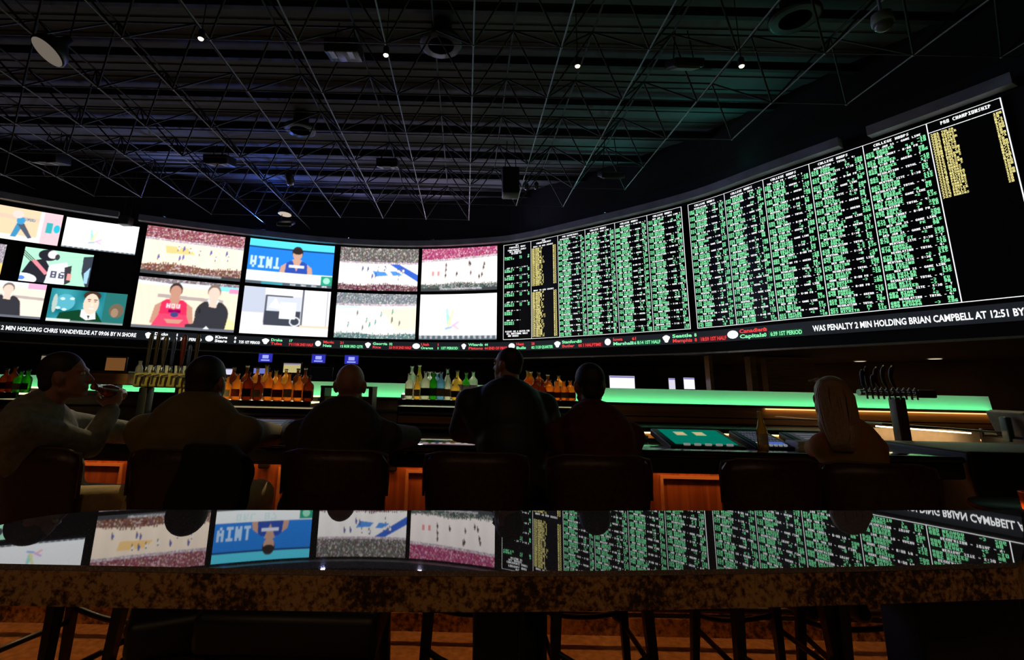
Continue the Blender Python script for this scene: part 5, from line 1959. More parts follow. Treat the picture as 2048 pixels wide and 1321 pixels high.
def shelf_unit(label, x0, x1, ycen, ztop, glow):
    t = thing('bottle_shelf', label, 'shelf', ((x0 + x1) / 2, ycen, 0))
    w, d = x1 - x0, 0.34
    mb = MB()
    mb.box((0, 0.02, ztop / 2 - 0.03), (w, d, ztop - 0.06))
    mb.build('cabinet', M_BLACK, t)
    mb = MB()
    mb.box((0, 0.03, ztop - 0.010), (w - 0.02, d - 0.10, 0.012))
    mb.box((0, 0.115, ztop + 0.045), (w - 0.02, 0.11, 0.012))
    mb.build('lit_step', glow, t)
    mb = MB()
    mb.box((0, -0.155, ztop - 0.02), (w, 0.03, 0.045))
    mb.box((0, 0.115, ztop + 0.018), (w, 0.12, 0.04))
    mb.build('shelf_nosing', M_BLACK, t)
    mb = MB()
    mb.box((0, -0.155, ztop - 0.115), (w * 0.98, 0.03, 0.018))
    mb.build('steel_rail', M_STEEL, t)
    mb = MB()
    mb.box((0, -0.154, ztop - 0.17), (w * 0.98, 0.02, 0.06))
    mb.build('wood_fascia', M_AMBERWOOD, t)
    mb = MB()
    mb.box((0, -0.17, ztop - 0.235), (w * 0.98, 0.05, 0.02))
    mb.build('steel_ledge', M_STEEL, t)
    return t


SY = 4.70


def xz(px, y=800, Y=SY):
    return at(px, y, Y).x


units = [('lit bottle shelf at the far left edge behind the drinking man', -6, 62, 'amb0'), ('lit bottle shelf of amber bottles between the two left men', 395, 632, 'amb'),
         ('lit bottle shelf of clear and green bottles left of the standing man', 800, 1030, 'clr'), ('lit bottle shelf of brown bottles right of the standing man', 1042, 1150, 'brn')]
SHZ = {}
for lab, a, b, key in units:
    zt = at((a + b) / 2, 801 if key != 'amb0' else 785, SY).z
    SHZ[key] = zt
    shelf_unit(lab, xz(a), xz(b), SY, zt, SHELF_GLOW_C if key == 'clr' else SHELF_GLOW)


def row(key, pxs, Yoff, dz, spec, gname, front):
    n = len(pxs)
    for i, (px_, top) in enumerate(pxs):
        kind, gl, lb, cp, desc = spec[i % len(spec)]
        Y = SY + Yoff
        x = at(px_, 790, Y).x
        zb = SHZ[key] + dz
        ht = at(px_, top, Y).z - zb
        h = max(0.18, ht)
        bottle('%s bottle, %s from left, %s row, %s' % (desc, ORD[i], 'front' if front else 'rear', gname), (x, Y, zb), kind, gl, lb, cp, 0.040 + 0.008 * ((i * 7) % 3) / 2, h, gname)


AMB = [('squat', GL_AMB, M_LAB_C, M_CAP, 'amber liquor'), ('round', GL_AMB, M_LAB_R, M_CAPS, 'amber liquor'), ('round', GL_DK, M_LAB_D, M_CAP, 'dark brown liquor'), ('squat', GL_DK, M_LAB_C, M_CAPS, 'dark brown liquor'),
       ('round', GL_AMB, M_LAB_D, M_CAP, 'amber liquor'), ('squat', GL_AMB, M_LAB_R, M_CAP, 'amber liquor')]
row('amb', [(452, 752), (472, 748), (494, 745), (515, 750), (536, 742), (556, 748), (576, 746), (596, 750), (616, 752)], -0.075, 0.0, AMB, 'amber shelf by the tan shirted man', True)
row('amb', [(462, 735), (489, 732), (510, 736), (528, 731), (548, 741), (568, 739), (592, 738), (607, 737)], 0.115, 0.051, AMB[2:] + AMB[:2], 'amber shelf by the tan shirted man', False)
CLRS = [('round', GL_CLR, M_LAB_C, M_CAPS, 'clear liquor'), ('slim', GL_YEL, M_LAB_C, M_CAPS, 'pale golden liquor'), ('round', GL_CLR, M_LAB_D, M_CAPS, 'clear liquor'), ('round', GL_GRN, M_LAB_G, M_CAPS, 'green tinted liquor'),
        ('round', GL_BLU, M_LAB_C, M_CAPS, 'pale blue liquor'), ('slim', GL_CLR, M_LAB_C, M_CAP, 'clear liquor'), ('squat', GL_YEL, M_LAB_D, M_CAP, 'golden liqueur')]
row('clr', [(818, 748), (834, 752), (850, 744), (866, 744), (881, 745), (895, 748), (911, 756)], -0.075, 0.0, CLRS, 'pale shelf left of the standing man', True)
row('clr', [(822, 733), (837, 731), (858, 744), (873, 746), (894, 738), (914, 742), (932, 746), (946, 744)], 0.115, 0.051, CLRS[:3] + CLRS[4:6] + [CLRS[6]] + [('squat', GL_GRN, M_LAB_D, M_CAP, 'bright green liqueur'), ('round', GL_CLR, M_LAB_D, M_CAP, 'clear liquor')], 'pale shelf left of the standing man', False)
row('brn', [(1070, 758), (1084, 762), (1099, 760), (1114, 764), (1128, 766), (1141, 762)], -0.075, 0.0, AMB[2:] + AMB[:2], 'shelf right of the standing man', True)
row('brn', [(1056, 742), (1062, 744), (1078, 745), (1096, 750), (1118, 757)], 0.115, 0.051, AMB, 'shelf right of the standing man', False)
row('amb0', [(4, 738), (20, 734), (34, 742), (48, 740)], -0.075, 0.0, [AMB[2], ('round', GL_DK, M_LAB_R, M_CAP, 'dark brown liquor'), ('round', GL_GRN, M_LAB_C, M_CAP, 'green wine'), ('round', GL_GRN, M_LAB_D, M_CAP, 'green wine')], 'left edge shelf', True)

# green glowing frosted wall behind the back bar
GY = 5.2
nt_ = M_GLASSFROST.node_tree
nt_.nodes['Principled BSDF'].inputs['Emission Color'].default_value = (0.8, 0.82, 0.78, 1)     # even glow put in for screen light on the panel
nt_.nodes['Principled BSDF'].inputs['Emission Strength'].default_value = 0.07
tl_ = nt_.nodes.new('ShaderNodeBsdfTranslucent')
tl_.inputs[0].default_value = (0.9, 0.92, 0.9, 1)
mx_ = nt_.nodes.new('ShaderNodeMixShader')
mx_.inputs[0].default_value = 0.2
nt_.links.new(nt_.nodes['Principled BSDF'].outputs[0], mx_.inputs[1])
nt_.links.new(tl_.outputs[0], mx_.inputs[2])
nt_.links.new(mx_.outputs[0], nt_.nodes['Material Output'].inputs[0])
gt = thing('glowing_screen_wall', 'long low frosted panel wall glowing green along its foot behind the bar', 'light panel', (0, GY, 0))
gx0, gx1 = -5.6, at(1985, 800, GY).x
zt0, zb0 = 1.435, 1.292
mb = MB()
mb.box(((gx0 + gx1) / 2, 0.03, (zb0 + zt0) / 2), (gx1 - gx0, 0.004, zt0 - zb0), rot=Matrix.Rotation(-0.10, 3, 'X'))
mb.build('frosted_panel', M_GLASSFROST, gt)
mb = MB()
mb.box(((gx0 + gx1) / 2, 0.03, zb0 / 2 - 0.015), (gx1 - gx0, 0.10, zb0 - 0.03))
mb.build('dwarf_wall', mat('dark_panel_wood', (0.06, 0.03, 0.015), 0.5, noise=0.3), gt)
mb = MB()
mb.box(((gx0 + gx1) / 2, -0.075, zb0 - 0.016), (gx1 - gx0, 0.02, 0.03))
mb.box(((gx0 + gx1) / 2, -0.03, zb0 - 0.030), (gx1 - gx0, 0.08, 0.006))
mb.build('front_lip', M_BLACK, gt)
mb = MB()
mb.box(((gx0 + gx1) / 2, -0.035, zb0 - 0.022), (gx1 - gx0 - 0.02, 0.03, 0.006))
mb.build('green_strip', emitter('green_strip', (0.10, 1.0, 0.30), 14.0), gt)
mb = MB()
mb.box(((gx0 + gx1) / 2, -0.085, 1.165), (gx1 - gx0, 0.03, 0.012))
mb.build('under_ledge', M_BLACK, gt)

# ------------------------------------------------------------------ left beer tower
YT = 4.05
tow = at(335, 774, YT)
t = thing('beer_tower', 'brass beer tower with a row of tall tap handles left of the tan shirted man', 'beer tower', (tow.x, YT, 0))
bw = at(398, 760, YT).x - at(272, 760, YT).x
zt_, zb_ = at(335, 747, YT).z, at(335, 776, YT).z
mb = MB()
mb.rbox((0, 0, (zt_ + zb_) / 2), (bw, 0.12, zt_ - zb_), 0.02, 3)
mb.build('trough', M_BRASS, t)
for sx in (-0.32, 0.3):
    mb = MB()
    mb.rbox((sx * bw, 0, zb_ / 2), (0.075, 0.09, zb_ - 0.002), 0.01, 2)
    mb.build('post', M_BRASS if sx > 0 else M_BLACK, t)
hmats = [mat('brown_handle', (0.06, 0.03, 0.015), 0.4, noise=0.3), mat('bronze_handle', (0.10, 0.075, 0.055), 0.35, metal=0.4, noise=0.3), mat('dark_red_handle', (0.12, 0.012, 0.01), 0.4, noise=0.3), mat('navy_handle', (0.03, 0.04, 0.14), 0.4, noise=0.3)]
for k, (px_, tp, mi, shp) in enumerate(((297, 668, 1, 0), (312, 664, 0, 0), (328, 672, 1, 1), (345, 676, 3, 0), (365, 670, 2, 1), (378, 690, 3, 0), (392, 668, 0, 0))):
    x = at(px_, 740, YT).x - tow.x
    z1 = at(px_, tp, YT).z
    mb = MB()
    w = 0.013 if shp == 0 else 0.018
    mb.lathe([(0.008, zt_ + 0.05), (0.012, zt_ + 0.09), (w, zt_ + 0.5 * (z1 - zt_)), (w * 1.25, z1 - 0.05), (w * 0.9, z1 - 0.01), (0.004, z1)], (x, -0.03, 0), 12)
    mb.build('tap_handle', hmats[mi], t)
    mb = MB()
    mb.lathe([(0.016, zt_), (0.016, zt_ + 0.02), (0.01, zt_ + 0.035), (0.01, zt_ + 0.055)], (x, -0.03, 0), 12)
    mb.tube((x, -0.05, zt_ - 0.02), (x, -0.13, zt_ - 0.03), 0.011, 0.011, 10)
    mb.tube((x, -0.13, zt_ - 0.025), (x, -0.135, zt_ - 0.09), 0.009, 0.007, 10)
    mb.build('faucet', M_STEEL, t)
# brown wooden box beside it
a_, b_ = at(192, 760, YT + 0.1), at(270, 760, YT + 0.1)
t = thing('wooden_case', 'brown wooden case on a shelf left of the brass beer tower', 'case', ((a_.x + b_.x) / 2, YT + 0.1, 0))
z1, z0 = at(230, 746, YT + 0.1).z, at(230, 770, YT + 0.1).z
mb = MB()
mb.rbox((0, 0, (z0 + z1) / 2), (b_.x - a_.x, 0.2, z1 - z0), 0.008, 2)
mb.build('box', M_AMBERWOOD, t)
mb = MB()
mb.box((0, -0.0, z1 + 0.006), (b_.x - a_.x + 0.02, 0.22, 0.012))
mb.build('lid', M_STEEL, t)
mb = MB()
mb.box((0, 0, z0 / 2), (0.08, 0.08, z0 - 0.002))
mb.build('stand', M_BLACK, t)
# white candle-like jug and small glasses in front of the tower
for k, (px_, py_) in enumerate(((278, 742), (302, 742), (318, 744), (335, 743), (354, 744), (371, 745))):
    q_ = at(px_, py_, YT + 0.13)
    mb = MB()
    h = 0.085 if k else 0.11
    mb.lathe([(0.024, 0), (0.03, 0.01), (0.026, h * 0.5), (0.012, h * 0.75), (0.014, h)] if k == 0 else [(0.018, 0), (0.02, 0.005), (0.022, h * 0.9), (0.020, h * 0.9)], n=14)
    o_ = mb.build('white_jug' if k == 0 else 'shot_glass', mat('milky_glass', (0.75, 0.75, 0.72), 0.3, noise=0.1))
    o_.location = (q_.x, YT + 0.13, zt_ - 0.012)
    tag(o_, 'small white jug at the left end of the brass beer tower' if k == 0 else 'small pale glass on the brass beer tower, %s from its left end' % ORD[k - 1], 'jug' if k == 0 else 'glass', None if k == 0 else 'glasses on the brass tower')
mb = MB()
mb.box((0, 0, 0), (bw * 1.02, 0.16, 0.008))
mb.box((0, 0.03, -(zt_ - 0.02) / 2), (0.05, 0.05, zt_ - 0.03))
o_ = mb.build('glass_ledge', M_STEEL)
o_.location = (tow.x, YT + 0.15, zt_ - 0.018)
tag(o_, 'narrow steel ledge with small glasses behind the brass beer tower', 'ledge')

# ------------------------------------------------------------------ right beer tower: a steel pipe with faucets
YR = 4.15
a_, b_ = at(1717, 784, YR), at(1862, 790, YR)
t = thing('beer_tower', 'steel pipe beer tower with ten faucets and curved handles at the right', 'beer tower', (a_.x, YR, 0))
zc = (a_.z + b_.z) / 2
L = b_.x - a_.x
mb = MB()
mb.tube((0, 0, zc), (L * 0.78, 0, zc), 0.026, 0.026, 16)
mb.build('pipe', M_STEEL, t)
mb = MB()
mb.rbox((L * 0.9, 0, zc), (L * 0.24, 0.09, 0.065), 0.01, 2)
mb.build('end_block', mat('brown_end_block', (0.10, 0.05, 0.03), 0.5, noise=0.3), t)
mb = MB()
px0 = at(1801, 820, YR).x - a_.x
mb.rbox((px0, 0.02, (zc - 0.03) / 2), (0.085, 0.08, zc - 0.034), 0.01, 2)
mb.build('post', mat('brown_post', (0.16, 0.08, 0.04), 0.45, noise=0.3), t)
for k in range(10):
    x = 0.02 + k * L * 0.076
    mb = MB()
    mb.tube((x, 0, zc), (x, -0.06, zc + 0.005), 0.011, 0.011, 10)
    mb.tube((x, -0.055, zc + 0.02), (x, -0.06, zc - 0.05), 0.010, 0.007, 10)
    mb.lathe([(0.013, zc + 0.015), (0.013, zc + 0.03), (0.007, zc + 0.045)], (x, -0.05, 0), 10)
    mb.build('faucet', M_STEEL, t)
for k, (px_, tp, mi) in enumerate(((1716, 740, 3), (1725, 734, 1), (1736, 750, 1), (1747, 735, 2), (1762, 732, 1), (1778, 733, 0))):
    x = at(px_, 760, YR).x - a_.x
    z1 = at(px_, tp, YR).z
    mb = MB()
    bend = 0.03 if k in (3, 4, 5) else 0.008
    pts = [(x - bend * math.sin(3.0 * f) , -0.05 - 0.01 * f, zc + 0.04 + (z1 - zc - 0.04) * f) for f in [i / 7 for i in range(8)]]
    mb.path(pts, [0.007, 0.012, 0.014, 0.014, 0.015, 0.017, 0.016, 0.010], 10)
    mb.build('tap_handle', hmats[mi], t)

# ------------------------------------------------------------------ cabinets of the back bar on the right
xa, xb = at(1235, 850, 4.75).x, at(2090, 850, 4.75).x
t = thing('back_counter', 'back counter of amber wood with warm light under its ledge, right of the bottles', 'counter', ((xa + xb) / 2, 4.8, 0))
w = xb - xa
zc1 = 1.10
mb = MB()
mb.box((0, 0.06, (zc1 - 0.04) / 2), (w, 0.5, zc1 - 0.042))
mb.build('cabinet', M_AMBERWOOD, t)
mb = MB()
mb.rbox((0, 0.02, zc1 - 0.02), (w + 0.02, 0.6, 0.04), 0.01, 2)
mb.build('worktop', M_BLACK, t)
mb = MB()
mb.box((0, -0.22, zc1 - 0.05), (w - 0.1, 0.02, 0.012))
mb.build('light_strip', emitter('warm_strip_back', (1.0, 0.55, 0.2), 4.0), t)
mb = MB()
mb.box((0, 0.31, 1.19), (w, 0.02, 0.16))
mb.build('splashback', M_AMBERWOOD, t)
mb = MB()
mb.box((w * 0.2, 0.285, 1.262), (w * 0.6, 0.02, 0.008))
mb.build('splash_light', emitter('warm_strip_splash', (1.0, 0.55, 0.2), 2.4), t)

# pale lit shelf counter running away on the right
p0, p1, p2, p3 = at_z(1742, 868, 1.12), at_z(1985, 872, 1.12), at_z(1925, 838, 1.16), at_z(1740, 843, 1.16)
t = thing('drinks_station', 'stainless drinks station lit from below at the right end of the bar', 'station', (at(1850, 860, 4.42).x, 4.42, 0))
tx = at(1850, 860, 4.42).x
xL, xR = at(1745, 860, 4.42).x - tx, at(1988, 860, 4.42).x - tx
mb = MB()
mb.rbox(((xL + xR) / 2, 0.0, 0.50), (xR - xL, 0.34, 1.0), 0.01, 2)
mb.build('cabinet', M_AMBERWOOD, t)
mb = MB()
mb.box(((xL + xR) / 2, 0.0, 1.008), (xR - xL + 0.02, 0.36, 0.012))
mb.build('steel_top', M_STEEL, t)
mb = MB()
mb.box(((xL + xR) / 2, 0.02, 1.16), (xR - xL, 0.26, 0.014), rot=Matrix.Rotation(0.05, 3, 'Y'))
for xx in (xL + 0.03, xR - 0.03):
    mb.box((xx, 0.08, 1.085), (0.02, 0.02, 0.14))
mb.build('raised_shelf', M_STEEL, t)
mb = MB()
mb.box(((xL + xR) / 2, 0.10, 1.078), (xR - xL - 0.08, 0.012, 0.125))
mb.build('back_panel', mat('cream_laminate', (0.72, 0.56, 0.38), 0.5, noise=0.1), t)
mb = MB()
mb.box(((xL * 0.6 + xR * 0.4), -0.02, 1.140), ((xR - xL) * 0.75, 0.03, 0.010), rot=Matrix.Rotation(0.05, 3, 'Y'))
mb.build('light_strip', emitter('warm_strip_station', (1.0, 0.68, 0.36), 9.0), t)
mb = MB()
mb.box((xR * 0.5, -0.175, 1.03), ((xR - xL) * 0.55, 0.012, 0.010))
mb.build('green_edge', emitter('green_edge', (0.25, 0.9, 0.45), 0.6), t)

# small register at the far right
q_ = at(1985, 850, 4.3)
t = thing('cash_register', 'cash register with a tilted screen at the right end of the drinks station', 'register', (q_.x + 0.12, 4.25, 1.07))
mb = MB()
mb.rbox((0.12, 0, -0.02), (0.46, 0.34, 0.12), 0.015, 2)
mb.build('drawer', M_BLACK, t)
mb = MB()
mb.rbox((0.0, 0, 0.14), (0.06, 0.30, 0.22), 0.01, 2, rot=Matrix.Rotation(-0.3, 3, 'Y'))
mb.build('screen_back', mat('beige_grey_plastic', (0.32, 0.26, 0.2), 0.5, noise=0.2), t)
mb = MB()
mb.rbox((-0.10, -0.04, 0.10), (0.05, 0.06, 0.20), 0.01, 2)
mb.build('card_reader', mat('teal_grey_plastic', (0.12, 0.2, 0.19), 0.4, noise=0.2), t)
cb = thing('side_counter', 'dark counter closing the bar at the right edge', 'counter', (3.05, 3.45, 0))
mb = MB()
mb.rbox((1.4, 0.0, 0.55), (2.78, 0.66, 1.10), 0.02, 3)
mb.build('cabinet', M_BLACK, cb)

# ------------------------------------------------------------------ things on the bar top
def seat_on(px_, py_, z=BAR_Z):
    return at_z(px_, py_, z)


# bar-top game machines: sloped lit screens set into the top
def game_machine(label, c, w, d, rz, paint, extra=True):
    t = thing('game_machine', label, 'game machine', (c[0], c[1], BAR_Z), rz)
    R = Matrix.Rotation(0.22, 3, 'X')
    mb = MB()
    mb.rbox((0, 0, 0.028), (w + 0.08, d + 0.06, 0.05), 0.012, 3, rot=R)
    mb.build('case', M_BLACK, t)
    mb = MB()
    N = 40
    vs, fs, cols = [], [], []
    for j in range(N + 1):
        for i in range(N + 1):
            vs.append(R @ Vector(((i / N - 0.5) * w, (j / N - 0.5) * d, 0.028)) + Vector((0, 0, 0.0275)))
    for j in range(N):
        for i in range(N):
            a = j * (N + 1) + i
            fs.append((a, a + 1, a + N + 2, a + N + 1))
    me = bpy.data.meshes.new('display')
    me.from_pydata(vs, [], fs)
    ca = me.color_attributes.new('picture', 'FLOAT_COLOR', 'POINT')
    u, v = np.meshgrid(np.arange(N + 1) / N, np.arange(N + 1) / N)
    img = paint(u, v)
    col = np.ones(((N + 1) ** 2, 4), np.float32)
    col[:, :3] = img.reshape(-1, 3)
    ca.data.foreach_set('color', col.ravel())
    me.materials.append(M_PIC)
    ob = bpy.data.objects.new('display', me)
    COL.objects.link(ob)
    ob.parent = t
    mb = MB()
    for k in range(5):
        mb.rbox(R @ Vector(((k - 2) * w * 0.17, -d / 2 - 0.012, 0.06)), (w * 0.10, 0.018, 0.014), 0.004, 2)
    mb.build('buttons', mat('pale_buttons', (0.6, 0.62, 0.6), 0.3, noise=0.1, emit=(0.7, 0.75, 0.7), estr=0.25), t)
    return t


def paint_felt(u, v):
    img = np.zeros(u.shape + (3,)) + np.array((0.0, 0.12, 0.08))
    for cx in (0.3, 0.62):
        m_ = (np.abs(u - cx) < 0.09) & (np.abs(v - 0.72) < 0.13)
        img[m_] = (0.30, 0.33, 0.18)
        img[(np.abs(u - cx) < 0.05) & (np.abs(v - 0.72) < 0.05)] = (0.5, 0.3, 0.15)
    return img


def paint_menu(u, v):
    img = np.zeros(u.shape + (3,)) + np.array((0.015, 0.018, 0.03))
    g = ((u * 9) % 1 < 0.6) & ((v * 7) % 1 < 0.55)
    img[g] = (0.06, 0.065, 0.075)
    img[(v < 0.25) & (u > 0.3)] = (0.05, 0.09, 0.35)
    img[(v < 0.2) & (u < 0.25)] = (0.35, 0.33, 0.3)
    return img


def paint_grey(u, v):
    img = np.zeros(u.shape + (3,)) + np.array((0.03, 0.035, 0.04))
    g = ((v * 6) % 1 < 0.5) & (u > 0.1) & (u < 0.9)
    img[g] = (0.085, 0.085, 0.10)
    return img


c = seat_on(1325, 874)
game_machine('bar-top game machine showing a green felt card table', (c.x, 3.42), 0.40, 0.30, 0.0, paint_felt)
c = seat_on(1432, 876)
game_machine('bar-top game machine with a dark menu, beside the green felt one', (c.x + 0.02, 3.44), 0.18, 0.28, 0.0, paint_menu)
c = seat_on(1545, 878)
game_machine('bar-top game machine with a dim grey screen left of the long haired woman', (c.x, 3.44), 0.36, 0.26, 0.0, paint_grey)
c = seat_on(700, 878)
game_machine('bar-top game machine before the bald man', (c.x + 0.02, 3.62), 0.30, 0.24, 0.0, paint_menu)
c = seat_on(452, 878)
game_machine('bar-top game machine before the man in the tan shirt', (c.x + 0.06, 3.64), 0.30, 0.24, 0.0, paint_grey)

# two beer bottles
q_ = seat_on(1450, 884)
bottle('amber beer bottle with clear neck on the bar beside the dark menu game machine', (q_.x, 3.24, BAR_Z), 'beer', GL_BEER, M_LAB_C, None, 0.031, 0.235, None, None, 'beer_bottle')
q_ = seat_on(1577, 886)
bottle('dark beer bottle on the bar just left of the long haired woman', (q_.x, 3.22, BAR_Z), 'beer', GL_DK, M_LAB_D, None, 0.031, 0.225, None, None, 'beer_bottle')
# stools of paper: napkin stacks, ashtrays, tickets
for lab, px_, py_, Y, cat, kind in (('glass ashtray on the bar left of the standing man', 808, 874, 3.5, 'ashtray', 0), ('glass ashtray on the bar right of the green felt game machine', 1505, 850, 3.72, 'ashtray', 0),
                                    ('glass ashtray behind the green felt game machine', 1278, 838, 3.74, 'ashtray', 0), ('napkin stack on the back of the bar, left of the amber beer bottle', 1342, 832, 3.78, 'napkins', 1),
                                    ('napkin stack on the bar at the left of the tan shirted man', 242, 872, 3.55, 'napkins', 1), ('stack of betting slips on the bar right of the dark beer bottle', 1600, 884, 3.3, 'paper slips', 1)):
    q_ = at(px_, py_, Y)
    mb = MB()
    if kind == 0:
        mb.lathe([(0.05, 0), (0.055, 0.004), (0.06, 0.028), (0.052, 0.030), (0.045, 0.010), (0.002, 0.009)], n=20)
        o_ = mb.build('ashtray', mat('thick_clear_glass', (0.35, 0.42, 0.38), 0.1, noise=0.1))
    else:
        for k in range(9):
            mb.box((0.001 * (k % 3), 0.0012 * (k % 2), 0.003 + 0.006 * k), (0.115, 0.115, 0.0055), rot=rotz(0.03 * (k % 4)))
        o_ = mb.build('napkin_stack' if cat == 'napkins' else 'betting_slips', mat('white_paper', (0.75, 0.73, 0.68), 0.8, noise=0.06))
    o_.location = (q_.x, Y, BAR_Z + 0.0005)
    tag(o_, lab, cat)
# pint glass of golden beer left of the bald man's head, on a post shelf; cup by the drinker
q_ = at(657, 800, 3.9)
t = thing('ice_bin', 'dark framed cabinet with a yellow lit jug left of the bald man', 'cabinet', (q_.x, 4.0, 0))
mb = MB()
z1 = at(660, 776, 4.0).z
mb.box((-0.05, 0, (z1) / 2), (0.03, 0.2, z1))
mb.box((0.32, 0, (z1) / 2), (0.03, 0.2, z1))
mb.box((0.135, 0, z1 + 0.008), (0.40, 0.22, 0.016))
mb.box((0.135, 0, 1.20), (0.34, 0.22, 0.02))
mb.build('frame', mat('dark_brown_frame', (0.08, 0.045, 0.03), 0.5, noise=0.3), t)
z0 = 1.0 + 0.0005
q2 = at(660, 800, 3.98)
mb = MB()
mb.lathe([(0.035, 0), (0.04, 0.01), (0.045, 0.07), (0.04, 0.10), (0.042, 0.11)], n=18)
o_ = mb.build('pitcher', GL_YEL)
o_.location = (q2.x, 3.97, 1.2105)
tag(o_, 'yellow pitcher standing in the dark framed cabinet left of the bald man', 'pitcher')

# the bottle being drunk from
mouth = qh(0, 0.115, -0.064)
grip = J['wrR'] + Vector((-0.02, 0.015, 0.085))
dirb = (grip - mouth).normalized()
Rb = dirb.to_track_quat('-Z', 'Y').to_matrix()
base = mouth + dirb * 0.235
bottle('dark beer bottle raised to the mouth of the man at the left', base, 'beer', GL_DK, M_LAB_R, None, 0.030, 0.235, None, Rb, 'beer_bottle')

q_ = at(2035, 1016, 2.65)
t = thing('cocktail_table', 'small dark round table at the right edge holding a glowing amber candle glass', 'table', (q_.x + 0.15, 2.65, 0))
mb = MB()
mb.lathe([(0.28, q_.z - 0.03), (0.29, q_.z - 0.015), (0.285, q_.z)], n=32)
mb.build('top', M_BLACK, t)
mb = MB()
mb.lathe([(0.03, 0.03), (0.03, q_.z - 0.031)], n=14)
mb.lathe([(0.20, 0.0), (0.20, 0.012), (0.05, 0.03)], n=24)
mb.build('pedestal', M_BLACK, t)
cg = thing('candle_glass', 'amber candle glass glowing at the right edge of the picture', 'candle', (q_.x, 2.58, q_.z + 0.0005))
mb = MB()
mb.lathe([(0.030, 0), (0.036, 0.006), (0.042, 0.085), (0.040, 0.088), (0.034, 0.012), (0.002, 0.010)], n=20)
mb.build('glass', glassy('amber_candle_glass', (0.95, 0.40, 0.08), 0.7), cg)
mb = MB()
mb.lathe([(0.018, 0.012), (0.018, 0.03)], n=12)
mb.ellipsoid((0, 0, 0.045), (0.007, 0.007, 0.014), n=10)
mb.build('flame', emitter('candle_flame', (1.0, 0.45, 0.12), 12.0), cg)

# ------------------------------------------------------------------ the room beyond, under the screens
LIP_Z = 2.38
for k, (x, y) in enumerate(((230, 708), (458, 711), (640, 713), (708, 714), (776, 716), (870, 712), (938, 712), (1184, 713), (1264, 713))):
    pass


def downlight(label, p, r, s, flat=True):
    t = thing('recessed_downlight', label, 'downlight', p)
    mb = MB()
    mb.lathe([(r * 1.25, 0.0), (r * 1.25, -0.012), (r, -0.012), (r, 0.0)], n=18)
    mb.build('ring', M_STEEL, t)
    mb = MB()
    mb.lathe([(0.002, -0.004), (r * 0.98, -0.004), (r * 0.98, 0.0)], n=18)
    mb.build('lens', emitter('downlight_%.1f' % s, (1.0, 0.80, 0.5), s), t)


for k, (x, y) in enumerate(((458, 711), (640, 712), (776, 713), (870, 713), (938, 713), (1184, 712), (1264, 712), (1352, 711))):
    s_ = s_of(x, y)
    q_ = Vector(wall_pt(s_, LIP_Z - 0.02, -0.05))
    q_.z = 2.36
    downlight('tiny downlight in the thin metal trim below the score ticker, %s from the left' % ORD[k], q_, 0.05, 1.5)
for k, (x, y, lab) in enumerate(((1595, 727, 'downlight in the dark low ceiling right of the bar, over the amber wall'), (1720, 723, 'downlight in the dark low ceiling just above the right beer tower'), (1870, 718, 'brightest downlight, at the far right of the dark low ceiling'), (1671, 731, 'small faint downlight between two bright ones above the long haired woman'))):
    p = at_z(x, y, 2.37)
    downlight(lab, p, 0.16 if k < 3 else 0.09, (2.2, 2.6, 3.0, 1.2)[k])
    if k < 3:
        ld = bpy.data.lights.new('downlight_lamp', 'SPOT')
        ld.energy = (60, 25, 40)[k]
        ld.color = (1.0, 0.72, 0.42)
        ld.spot_size = 1.7
        ld.spot_blend = 0.6
        ld.shadow_soft_size = 0.08
        lo = bpy.data.objects.new('downlight_lamp', ld)
        COL.objects.link(lo)
        lo.location = (p.x, p.y, p.z - 0.03)
        for o_ in bpy.data.objects:
            if o_.type == 'EMPTY' and o_.get('label') == lab:
                lo.location = (0, 0, -0.03)
                lo.parent = o_

# three small blue screens hanging from the trim
for k, (x, y, w, lab) in enumerate(((531, 716, 26, 'small blue lit sign screen above the amber bottles, left of three'), (637, 718, 26, 'small blue lit sign screen, middle of three'), (703, 720, 26, 'small blue lit sign screen above the bald man, right of three'))):
    q_ = at(x, y, 17.0)
    t = thing('small_screen', lab, 'screen', q_)
    W = w / 982 * 17.0 * 1.03
    Hh = W * 0.62
    mb = MB()
    mb.rbox((0, 0.03, 0), (W + 0.04, 0.05, Hh + 0.04), 0.01, 2)
    mb.tube((0, 0.05, Hh / 2), (0, 0.05, 2.40 - q_.z), 0.015, 0.015, 6)
    mb.build('housing', M_BLACK, t)
    mb = MB()
    mb.box((0, 0, 0), (W, 0.008, Hh))
    mb.build('display', emitter('blue_screen', (0.03, 0.03, 0.45), 1.0), t)
    mb = MB()
    mb.box((0, -0.006, Hh * 0.12), (W * 0.45, 0.004, Hh * 0.4))
    mb.box((0, -0.006, -Hh * 0.28), (W * 0.62, 0.004, Hh * 0.14))
    mb.build('lettering', emitter('pale_blue_marks', (0.35, 0.4, 1.0), 1.1), t)

# wall of the low room, a long betting desk and its monitors
mb = MB()
wall_band(mb, 0.0, CS[-1], 0.0, 2.37, -6.6, -6.5, step=0.4)
tag(mb.build('wall_low', mat('dim_umber_wall', (0.10, 0.055, 0.03), 0.7, noise=0.4, nscale=1.2)), kind='structure')


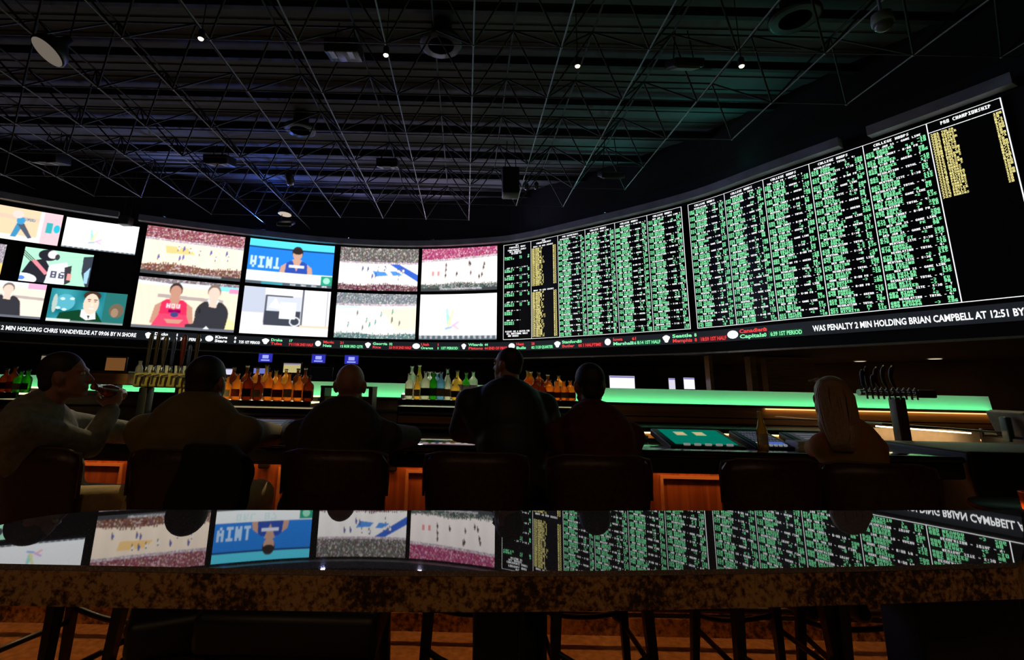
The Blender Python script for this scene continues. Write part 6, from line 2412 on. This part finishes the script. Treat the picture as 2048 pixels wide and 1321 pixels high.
def monitor(label, x0, y0, x1, y1, Y, col, strength, stand=True):
    a_, b_ = at(x0, y0, Y), at(x1, y1, Y)
    c_ = (a_ + b_) / 2
    W, Hh = abs(b_.x - a_.x), abs(a_.z - b_.z)
    t = thing('betting_monitor', label, 'monitor', (c_.x, Y, c_.z))
    mb = MB()
    mb.rbox((0, 0.03, 0), (W + 0.05, 0.05, Hh + 0.05), 0.01, 2)
    if stand:
        mb.box((0, 0.06, -c_.z / 2 - Hh / 4), (0.06, 0.04, c_.z - Hh / 2))
        mb.box((0, 0.04, -c_.z + 0.01), (0.4, 0.3, 0.02))
    mb.build('housing', M_BLACK, t)
    mb = MB()
    mb.box((0, 0, 0), (W, 0.008, Hh))
    mb.build('display', emitter('monitor_%.2f%.2f' % (col[0], strength), col, strength), t)
    if strength > 0.5:
        mb = MB()
        mb.box((0, -0.006, Hh * 0.42), (W * 0.98, 0.004, Hh * 0.12))
        mb.build('title_bar', emitter('violet_bar', (0.25, 0.22, 0.6), 0.9), t)


monitor('wide white monitor beyond the glowing green wall, right of the man in dark red', 1219, 752, 1270, 780, 14.0, (0.9, 0.9, 1.0), 1.2)
monitor('narrow white monitor far beyond the green wall, left of a pair', 1337, 757, 1351, 779, 14.0, (0.85, 0.8, 0.95), 0.9)
monitor('square white monitor far beyond the green wall, right of a pair', 1367, 756, 1390, 779, 14.0, (0.9, 0.9, 1.0), 1.1)
monitor('yellow lit board behind the amber bottles', 568, 727, 600, 746, 13.0, (0.75, 0.65, 0.28), 0.7)
monitor('small white lit monitor behind the left end of the amber bottles', 452, 738, 468, 750, 13.5, (0.8, 0.8, 1.0), 0.9)
monitor('dark switched off monitor between the amber bottles and the bald man', 622, 737, 662, 761, 12.0, (0.004, 0.004, 0.005), 0.3)
monitor('small blue lit monitor above the back of the tan shirted man', 508, 737, 536, 748, 13.0, (0.25, 0.3, 0.9), 0.6)
# warm wooden pillars far right
for lab, x0, x1, Y in (('narrow amber pillar far beyond the green wall', 1498, 1510, 13.0), ('wide amber wall pier far beyond the green wall', 1530, 1626, 13.5), ('slim pale edged pillar beyond the green wall', 1416, 1423, 13.0)):
    a_, b_ = at(x0, 760, Y), at(x1, 760, Y)
    mb = MB()
    mb.box(((a_.x + b_.x) / 2, Y, 1.17), (b_.x - a_.x, 0.25, 2.33))
    o_ = mb.build('pillar', M_AMBERWOOD)
    tag(o_, lab, 'pillar')
# wall sign lit warm at the left: picture frame shapes seen above the wooden case
for lab, x0, y0, x1, y1, Y in (('amber lit picture on the far wall above the wooden case', 214, 716, 248, 742, 12.0), ('white lit jar shape beyond the head of the drinking man', 84, 712, 98, 745, 12.0)):
    monitor(lab, x0, y0, x1, y1, Y, (0.35, 0.14, 0.04) if x0 > 100 else (0.5, 0.42, 0.3), 0.45)
